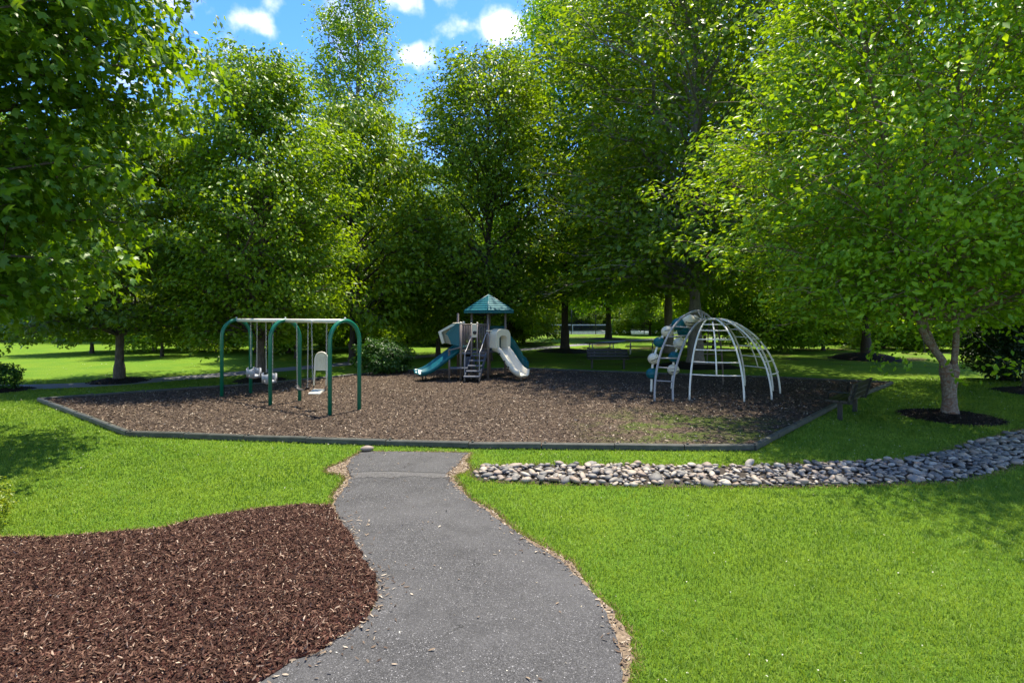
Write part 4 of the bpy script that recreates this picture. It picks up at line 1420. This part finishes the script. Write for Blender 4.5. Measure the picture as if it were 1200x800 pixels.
# far rail and upper hoop of the ball climbers
railC = [W(772, 400, 16.6), W(780, 388, 16.6), W(793, 375, 16.5), W(808, 367, 16.3), W(820, 366, 16.4), W(836, 373.5, 16.5)]
part('climber_hoop', lambda m: m.tube(curve(railC, 24), 0.026, 8), M['rail'], dc)
def climber(chain_pts, base):
    pole = [Vector((base[0], base[1], GZ))] + [p_ for p_, _, _ in chain_pts]
    part('climber_pole', lambda m: m.tube(curve(pole, 24), 0.035, 8), M['white_metal'], dc)
    for p_, rr, mt in chain_pts:
        tilt = Matrix.Rotation(random.uniform(-0.5, 0.5), 3, 'Y') @ Matrix.Rotation(random.uniform(-0.4, 0.4), 3, 'X')
        b_ = part('climbing_ball', lambda m: m.ball(p_, rr, 16, 10, (1, 1, 0.92), tilt), M[mt], dc)
        part('hand_slot', lambda m: m.tube([p_ + tilt @ Vector((math.sin(a) * rr * 1.01, -math.cos(a) * rr * 1.01, -rr * 0.12)) for a in np.linspace(-0.7, 0.7, 8)], rr * 0.07, 6), M['iron'] if mt == 'cream' else M['teal'], b_)
climber([(W(764, 437.5, 16.3), 0.185, 'teal'), (W(766, 420, 16.3), 0.185, 'cream'), (W(772.5, 401, 16.35), 0.18, 'teal'), (W(782, 388.5, 16.3), 0.19, 'cream'),
         (W(795, 380, 16.25), 0.21, 'teal'), (W(807, 375, 16.2), 0.2, 'cream')], (W(763, 460, 16.3)[0], W(763, 460, 16.3)[1]))
climber([(W(789, 433, 17.0), 0.19, 'cream'), (W(790, 418, 17.0), 0.19, 'teal'), (W(796, 402.5, 17.0), 0.2, 'cream'), (W(801, 388, 16.8), 0.2, 'teal'), (W(814, 374, 16.5), 0.14, 'cream')],
        (W(787, 457, 17.0)[0], W(787, 457, 17.0)[1]))

# ------------------------------------------------------------------ play tower
tw = empty('play_tower', (-0.9, 20.5, 0), 0, 'play tower with teal pyramid roof, double teal slide and cream slide', 'play structure')
def Q(px, py, Z): return Vector(((px - 600) / FPX * Z + 0.9, Z - 20.5, CAM_H - (py - 370) / FPX * Z))
F_ = Vector((0, -0.66, 0)); Rr = Vector((0.64, 0.05, 0)); Ll = Vector((-0.66, 0, 0)); Bb = Vector((0, 0.7, 0))
P1 = Vector((-0.97, -1.2, 0)); P3 = Vector((-0.97, 0.0, 0)); P5 = Vector((-1.25, 0.55, 0))
DZ = 1.08
Zv = Vector((0, 0, 1))
def post(p, top, mat='taupe', r_=0.045, cap=True):
    o = part('post', lambda m: m.tube([p + Zv * GZ, p + Zv * top], r_, 12), M[mat], tw)
    if cap: part('post_cap', lambda m: m.ball(p + Zv * (top + 0.01), r_ * 1.25, 10, 6), M['cream'], o)
for p_ in (F_, Rr, Ll, Bb): post(p_, 2.55, cap=False)
post(P1, 2.12); post(P3, 2.12); post(P5, 2.5, cap=False)
# roof: four shingled faces
ap = Vector((0, 0.02, 3.2)); ez = 2.6; ov = 0.95
cor = [Vector((0, -ov, ez)), Vector((ov, 0.02, ez)), Vector((0, ov + 0.04, ez)), Vector((-ov, 0.02, ez))]
for i in range(4):
    a, b = cor[i], cor[(i + 1) % 4]
    def f(m):
        K = 7
        nrm = (b - a).cross(ap - a).normalized()
        for j in range(K):      # lapped shingle courses
            t0, t1 = j / K, (j + 1) / K
            l0, r0 = a.lerp(ap, t0), b.lerp(ap, t0); l1, r1 = a.lerp(ap, t1), b.lerp(ap, t1)
            o0, o1 = nrm * 0.028, nrm * 0.006
            m.add([l0 + o0, r0 + o0, r1 + o1, l1 + o1, l0 - nrm * 0.01, r0 - nrm * 0.01, r1 - nrm * 0.01, l1 - nrm * 0.01],
                  [(0, 1, 2, 3), (5, 4, 7, 6), (1, 0, 4, 5), (2, 1, 5, 6), (0, 3, 7, 4)])
    part('roof_panel', f, M['roof'], tw)
    part('eave_band', lambda m: m.beam(a - Zv * 0.055, b - Zv * 0.055, 0.04, 0.09, 0.01), M['roof'], tw)
    part('ridge_cap', lambda m: m.tube([a + Zv * 0.02, ap + Zv * 0.02], 0.022, 6), M['roof'], tw)
# decks
def deck(pts_, z, th=0.07, name='deck', mat='deck'):
    n_ = len(pts_)
    vs = [Vector((p_.x, p_.y, z)) for p_ in pts_] + [Vector((p_.x, p_.y, z - th)) for p_ in pts_]
    part(name, lambda m: m.add(vs, [tuple(range(n_)), tuple(range(2 * n_ - 1, n_ - 1, -1))] + [(i, i + n_, (i + 1) % n_ + n_, (i + 1) % n_) for i in range(n_)]), M[mat], tw)
deck([F_, Rr, Bb, Ll], DZ)
deck([P1, F_ - Vector((0.01, 0, 0)), Ll - Vector((0.01, 0, 0)), P3], DZ - 0.01)
# barrier panels of vertical bars
def barrier(a, b, z0, z1, n_, name='barrier'):
    e_ = part(name, lambda m: (m.tube([a + Zv * z1, b + Zv * z1], 0.024, 8), m.tube([a + Zv * z0, b + Zv * z0], 0.02, 8)), M['taupe'], tw)
    for i in range(1, n_):
        c_ = a.lerp(b, i / n_)
        part('bar', lambda m: m.tube([c_ + Zv * z0, c_ + Zv * z1], 0.014, 6), M['taupe'], e_)
m1, m2 = P1.lerp(F_, 0.38), P1.lerp(F_, 0.6)
barrier(P1, m1, DZ + 0.06, 2.08, 6); barrier(m2, F_, DZ + 0.06, 2.08, 6)
barrier(Ll, Bb, DZ + 0.06, 2.0, 9); barrier(P3, Ll, DZ + 0.06, 2.0, 5)
barrier(m2 + Vector((0.1, -0.05, 0)), F_ + Vector((0, -0.05, 0)), 0.86, 1.06, 8)
post(m2, 2.12, r_=0.03); post(m1, 2.1, r_=0.028)
part('activity_panel', lambda m: m.beam(m1 + Zv * 1.85, m2 + Zv * 1.85, 0.03, 0.5, 0.01), M['cream'], tw)
part('panel_wheel', lambda m: m.ball(m1.lerp(m2, 0.5) + Vector((0.02, -0.05, 1.78)), 0.07, 12, 6, (1, 0.4, 1)), M['black'], tw)
# cream entry hood to the slide
mid = F_.lerp(Rr, 0.5); sd_ = (Rr - F_).normalized(); outd = Vector((sd_.y, -sd_.x, 0))
def hood(m, c_, side, out, w, z0, z1, iw, iz, depth=0.34):
    """arched hood: outer arch and inner arch opening with thickness"""
    K = 14
    def arch(hw_, top, d_, base_z):
        q = [c_ + side * -hw_ + out * d_ + Zv * base_z]
        for j in range(K + 1):
            a_ = math.pi * j / K
            q.append(c_ + side * (-hw_ * (abs(math.cos(a_)) ** 0.75) * (1 if math.cos(a_) > 0 else -1)) + out * d_ + Zv * ((top - hw_ * 0.75) + math.sin(a_) ** 0.8 * hw_ * 0.75))
        q.append(c_ + side * hw_ + out * d_ + Zv * base_z)
        return q
    o0, o1 = arch(w, z1, 0.0, z0), arch(w * 0.96, z1 - 0.02, depth, z0)
    i0, i1 = arch(iw, iz, 0.0, z0), arch(iw, iz, depth, z0)
    n_ = len(o0)
    vs = o0 + o1 + i1 + i0
    fs = []
    for k_ in range(n_ - 1):
        for l_ in range(3):
            fs.append((l_ * n_ + k_, l_ * n_ + k_ + 1, (l_ + 1) * n_ + k_ + 1, (l_ + 1) * n_ + k_))
    for k_ in (0, n_ - 1): fs.append((k_, n_ + k_, 2 * n_ + k_, 3 * n_ + k_))
    m.add(vs, fs, False)
part('slide_hood', lambda m: hood(m, mid, sd_, outd, 0.42, DZ + 0.12, 1.92, 0.22, 1.66), M['cream'], tw)
part('hood_crossbar', lambda m: m.tube([F_ - sd_ * 0.1 + Zv * 1.84 + outd * 0.02, Rr + sd_ * 0.06 + Zv * 1.84 + outd * 0.02], 0.026, 8), M['cream'], tw)
# cream slide
bed_pts = curve([mid + Zv * (DZ + 0.02), mid + outd * 0.3 + Zv * (DZ - 0.05), mid + outd * 0.66 + Zv * 0.66, mid + outd * 0.95 + Zv * 0.38, mid + outd * 1.2 + Zv * 0.25, mid + outd * 1.38 + Zv * 0.23], 22)
def chute(w, hgt, th=0.03, lanes=1):
    prof_ = [(-w, hgt), (-w + 0.02, 0.05), (-w + 0.08, 0.0)]
    if lanes == 2: prof_ += [(-0.06, 0.0), (-0.02, 0.13), (0.02, 0.13), (0.06, 0.0)]
    prof_ += [(w - 0.08, 0.0), (w - 0.02, 0.05), (w, hgt), (w + 0.04, hgt + 0.0), (w + 0.035, 0.02), (w - 0.06, -0.05), (-w + 0.06, -0.05), (-w - 0.035, 0.02), (-w - 0.04, hgt)]
    return prof_
part('cream_slide', lambda m: m.sweep(bed_pts, chute(0.25, 0.21), closed=True), M['cream'], tw)
part('slide_foot', lambda m: m.tube([mid + outd * 1.22 + Zv * GZ, mid + outd * 1.22 + Zv * 0.22], 0.035, 8), M['taupe'], tw)
for q_ in (6, 9, 12):
    b_ = bed_pts[q_]
    part('slide_slot', lambda m: m.ball(b_ - sd_ * 0.3 + Zv * 0.08, 0.035, 8, 5, (1.5, 0.35, 0.8)), M['black'], tw)
# teal double slide to the left
sm = P1.lerp(P3, 0.5)
s_end = Q(489, 434, 20.2)
sm = sm + Vector((0.05, 0.12, 0)); td = Vector((-0.9, -0.44, 0)).normalized()
tpts = curve([sm + Zv * (DZ + 0.12), sm + td * 0.25 + Zv * (DZ + 0.06), sm + td * 0.85 + Zv * 0.74, sm + td * 1.3 + Zv * 0.44, sm + td * 1.6 + Zv * 0.32, sm + td * 1.8 + Zv * 0.3], 24)
part('double_slide', lambda m: m.sweep(tpts, chute(0.46, 0.12, lanes=2), closed=True), M['teal'], tw)
for y_ in (-0.2, 0.2):
    ft = sm + td * 1.55 + Vector((td.y, -td.x, 0)) * y_
    part('slide_foot', lambda m: m.tube([ft + Zv * GZ, ft + Zv * 0.3], 0.022, 8), M['iron'], tw)
# teal and cream hood over the double slide
def shell(m, pts0, pts1, th):
    n_ = len(pts0)
    d_ = Vector((0, 0, th))
    vs = pts0 + pts1 + [p_ - d_ for p_ in pts1] + [p_ - d_ for p_ in pts0]
    fs = [(l_ * n_ + k_, l_ * n_ + k_ + 1, ((l_ + 1) % 4) * n_ + k_ + 1, ((l_ + 1) % 4) * n_ + k_) for l_ in range(4) for k_ in range(n_ - 1)]
    m.add(vs, fs)
def prism(m, outline, y0, y1):
    n_ = len(outline)
    vs = [Vector((x_, y0, z_)) for x_, z_ in outline] + [Vector((x_, y1, z_)) for x_, z_ in outline]
    m.add(vs, [tuple(range(n_)), tuple(range(2 * n_ - 1, n_ - 1, -1))] + [(i, i + n_, (i + 1) % n_ + n_, (i + 1) % n_) for i in range(n_)])
x0 = P1.x
for y0, y1, mt in ((-1.2, -1.13, 'teal'), (-0.62, -0.56, 'teal'), (0.0, 0.06, 'cream')):
    part('hood_side', lambda m: prism(m, [(x0, 2.08), (x0 - 0.14, 2.08), (x0 - 0.5, 1.74), (x0 - 0.34, 1.36), (x0 - 0.05, 1.3), (x0, 1.3)] if mt == 'teal' else [(x0, 2.08), (x0 - 0.3, 2.08), (x0 - 0.86, 1.78), (x0 - 0.74, 1.36), (x0 - 0.5, 1.3), (x0, 1.3)], y0, y1), M[mt], tw)
part('hood_top', lambda m: (prism(m, [(x0, 2.13), (x0 - 0.16, 2.13), (x0 - 0.56, 1.74), (x0 - 0.5, 1.7), (x0 - 0.14, 2.07), (x0, 2.07)], -1.22, -0.5),), M['teal'], tw)
part('hood_top', lambda m: (prism(m, [(x0 - 0.05, 2.14), (x0 - 0.32, 2.14), (x0 - 0.92, 1.8), (x0 - 0.78, 1.34), (x0 - 0.68, 1.38), (x0 - 0.8, 1.78), (x0 - 0.26, 2.06), (x0 - 0.05, 2.06)], -0.5, 0.08),), M['cream'], tw)
part('hood_bar', lambda m: m.tube([(x0, -1.2, 2.12), (x0 - 0.35, -0.6, 2.12)], 0.022, 8), M['cream'], tw)
# teal tube slide at the back right
tube_pts = curve([Rr.lerp(Bb, 0.5) + Zv * 1.42, Vector((0.55, 0.6, 1.38)), Vector((0.82, 0.95, 1.0)), Vector((1.05, 1.2, 0.6)), Vector((1.32, 1.35, 0.36)), Vector((1.55, 1.4, 0.33))], 20)
part('tube_slide', lambda m: m.tube(tube_pts, [0.38] * 12 + [0.36] * 5 + [0.3, 0.26, 0.24, 0.22], 16, caps=False), M['teal'], tw)
part('tube_entry_panel', lambda m: m.beam(Rr + Zv * 1.55, Bb + Zv * 1.55, 0.04, 0.9, 0.01), M['teal'], tw)
# steps and rails
s0 = Q(553, 440, 18.7); st_dir = (m2.lerp(F_, 0.4) - Vector((s0.x, s0.y, 0))); st_dir.z = 0
for i in range(5):
    f = i / 5
    c_ = Vector((s0.x, s0.y, 0)).lerp(m2.lerp(F_, 0.2), f)
    z = 0.26 + 0.17 * i
    w_ = 0.56 if i == 0 else 0.5
    part('step', lambda m: m.box(c_ + Zv * z, (w_, 0.34 if i == 0 else 0.24, 0.05), None, 0.012), M['deck'], tw)
for sx_ in (-1, 1):
    a = Vector((s0.x, s0.y + 0.12, 0)) + Vector((sx_ * 0.26, 0, 0)); b = m2.lerp(F_, 0.2) + Vector((sx_ * 0.26, -0.05, 0))
    part('stringer', lambda m: m.beam(a + Zv * 0.2, b + Zv * 0.98, 0.04, 0.14), M['deck'], tw)
    q_ = [a + Zv * 0.05, a + Zv * 1.0, a.lerp(b, 0.25) + Zv * 1.22, b + Zv * 1.75, b + Zv * 1.62 + Vector((0.12 * sx_, 0, 0)), b + Zv * 1.25 + Vector((0.1 * sx_, 0, 0))]
    part('handrail', lambda m: m.tube(curve(q_, 20), 0.018, 8), M['rail'], tw)
    part('step_leg', lambda m: m.tube([a + Vector((0, -0.1, GZ)), a + Vector((0, -0.1, 0.24))], 0.028, 8), M['taupe'], tw)
part('lower_step', lambda m: m.box(Vector((P1.x - 0.05, P1.y - 0.15, 0.52)), (0.62, 0.4, 0.05), None, 0.012), M['deck'], tw)
part('side_counter', lambda m: m.box(Vector((P1.x - 0.22, P1.y + 0.0, 1.2)), (0.46, 0.3, 0.04), Matrix.Rotation(R(-14), 3, 'Y'), 0.012), M['taupe'], tw)
part('kick_panel', lambda m: m.beam(P1 + Vector((0.1, 0.1, 0.62)), P1.lerp(F_, 0.5) + Vector((0, .1, 0.62)), 0.03, 0.55), M['deck'], tw)
post(Vector((P1.x - 0.42, P1.y + 0.02, 0)), 1.2, cap=False, r_=0.04)
part('drum_panel', lambda m: m.beam(P3 + Zv * 0.6, P3 + Vector((0.3, 0.1, 0.6)), 0.25, 0.85), M['iron'], tw)
for k_ in ('court', 'line', 'screen', 'walk'): M[k_].node_tree.nodes['Principled BSDF'].inputs['Specular IOR Level'].default_value = 0.05
M['teal'].node_tree.nodes['Principled BSDF'].inputs['Specular IOR Level'].default_value = 0.3
# ------------------------------------------------------------------ benches and picnic tables
def bench(name, x, y, rz, label):
    e = empty(name, (x, y, 0), rz, label, 'bench', 'park benches by the playground')
    for sx_ in (-0.72, 0.72):
        part('leg', lambda m: (m.box((sx_, 0.02, 0.2), (0.09, 0.09, 0.42), None), m.beam((sx_, -0.2, 0.415), (sx_, 0.26, 0.40), 0.05, 0.04), m.beam((sx_, 0.24, 0.4), (sx_, 0.36, 0.85), 0.05, 0.04, up=(1, 0, 0))), M['iron'], e)
    for i, y_ in enumerate((-0.17, -0.02, 0.13)):
        part('seat_slat', lambda m: m.box((0, y_, 0.455), (1.86, 0.135, 0.042), None, 0.008), M['bench'], e)
    for i, z_ in enumerate((0.56, 0.69, 0.82)):
        part('back_slat', lambda m: m.box((0, 0.25 + i * 0.036, z_), (1.86, 0.04, 0.112), Matrix.Rotation(R(-15), 3, 'X'), 0.008), M['bench'], e)
    for sx_ in (-0.9, 0.9):
        part('armrest', lambda m: m.tube([(sx_, -0.18, 0.46), (sx_, -0.18, 0.62), (sx_, -0.12, 0.66), (sx_, 0.26, 0.66)], 0.018, 6), M['iron'], e)
    return e


bench('park_bench', 4.35, 24.0, R(-3), 'dark slatted bench facing the playground in front of the picnic tables')
bench('park_bench', 8.05, 12.72, R(180 + 45.5 - 180), 'dark slatted bench seen side on by the right edge of the playground border') \
    .rotation_euler = (0, 0, R(225.5))


def picnic(x, y, rz, label, s=1.0):
    e = empty('picnic_table', (x, y, 0), rz, label, 'picnic table', 'picnic tables behind the playground')
    e.scale = (s, s, s)
    for i in range(4):
        part('top_plank', lambda m: m.box((0, -0.27 + i * 0.18, 0.75), (1.9, 0.165, 0.045), None, 0.008), M['board'], e)
    for sy in (-1, 1):
        for q in (0, 1):
            part('seat_plank', lambda m: m.box((0, sy * (0.62 + q * 0.15), 0.45), (1.9, 0.135, 0.042), None, 0.008), M['board'], e)
    for sx_ in (-0.65, 0.65):
        for sy in (-1, 1):
            part('leg', lambda m: m.tube([(sx_, sy * 0.28, 0.72), (sx_, sy * 0.36, 0.42), (sx_, sy * 0.72, 0.42), (sx_, sy * 0.72, 0.0)], 0.032, 8), M['galv'], e)
        part('cross_brace', lambda m: m.tube([(sx_, -0.36, 0.42), (sx_, 0.36, 0.42)], 0.02, 6), M['galv'], e)
    return e


picnic(5.4, 32.0, R(8), 'brown plank picnic table behind the back bench')
picnic(8.2, 33.5, R(-14), 'brown plank picnic table just left of the dome climber, right of the other table', 1.05)
picnic(15.6, 47.0, R(6), 'low plank picnic table far behind the dome climber', 1.1)


# ------------------------------------------------------------------ tennis court beyond
sc_ = sheet('tennis_court', np.array([(-8, 69), (36, 69), (36, 93), (-8, 93)]), 0.012, M['court'])
for i, (x0_, x1_, y0_, y1_) in enumerate(((3.6, 14.6, 70.6, 70.75), (3.6, 14.6, 90, 90.15), (3.6, 3.75, 70.75, 90), (14.45, 14.6, 70.75, 90), (20, 31, 70.6, 70.75), (20, 20.15, 70.75, 90))):
    o = sheet('court_line', np.array([(x0_, y0_), (x1_, y0_), (x1_, y1_), (x0_, y1_)]), 0.018, M['line'])
nt_ = empty('tennis_net', (9.0, 78.5, 0), 0, 'tennis net with white top band beyond the lawn between two trunks', 'net')
part('top_band', lambda m: m.box((0, 0, 1.05), (12.4, 0.05, 0.13), None), M['line'], nt_)
part('net_mesh', lambda m: [m.box((0, 0, 0.08 + i * 0.075), (12.4, 0.012, 0.022)) for i in range(12)] + [m.box((-6.2 + i * 0.1, 0, 0.52), (0.022, 0.01, 0.95)) for i in range(125)], M['net'], nt_)
for sx_ in (-6.3, 6.3): part('net_post', lambda m: m.tube([(sx_, 0, 0), (sx_, 0, 1.15)], 0.05, 8), M['iron'], nt_)
part('centre_strap', lambda m: m.box((0, -0.03, 0.5), (0.08, 0.02, 0.98)), M['line'], nt_)
def court_fence(x0_, x1_, y_, label, screen):
    e = empty('court_fence', ((x0_ + x1_) / 2, y_, 0), 0, label, 'fence')
    w_ = (x1_ - x0_) / 2
    x_ = -w_
    while x_ <= w_ + 0.01:
        part('fence_post', lambda m: m.tube([(x_, 0, 0), (x_, 0, 3.65)], 0.05, 8), M['iron'], e)
        x_ += 2 * w_ / round(2 * w_ / 3.05)
    for z_ in (0.12, 3.6): part('fence_rail', lambda m: m.tube([(-w_, 0, z_), (w_, 0, z_)], 0.03, 6), M['iron'], e)
    o = part('chain_link', lambda m: [m.beam((-w_ + i * 0.3, 0.02 * (i % 2), 0.12), (-w_ + i * 0.3 + (3.4 if i % 2 else -3.4), 0.02 * (i % 2), 3.55), 0.008, 0.008) for i in range(11, int(2 * w_ / 0.3) - 11)], M['iron'], e)
    if screen: part('windscreen', lambda m: m.box((0, 0.08, 1.05), (2 * w_, 0.015, 1.9)), M['screen'], e)
court_fence(-8, 36, 68.6, 'near chain link fence of the tennis courts with dark posts', False)
court_fence(-10, 38, 94.0, 'far tennis court fence with dark windscreen cloth', True)
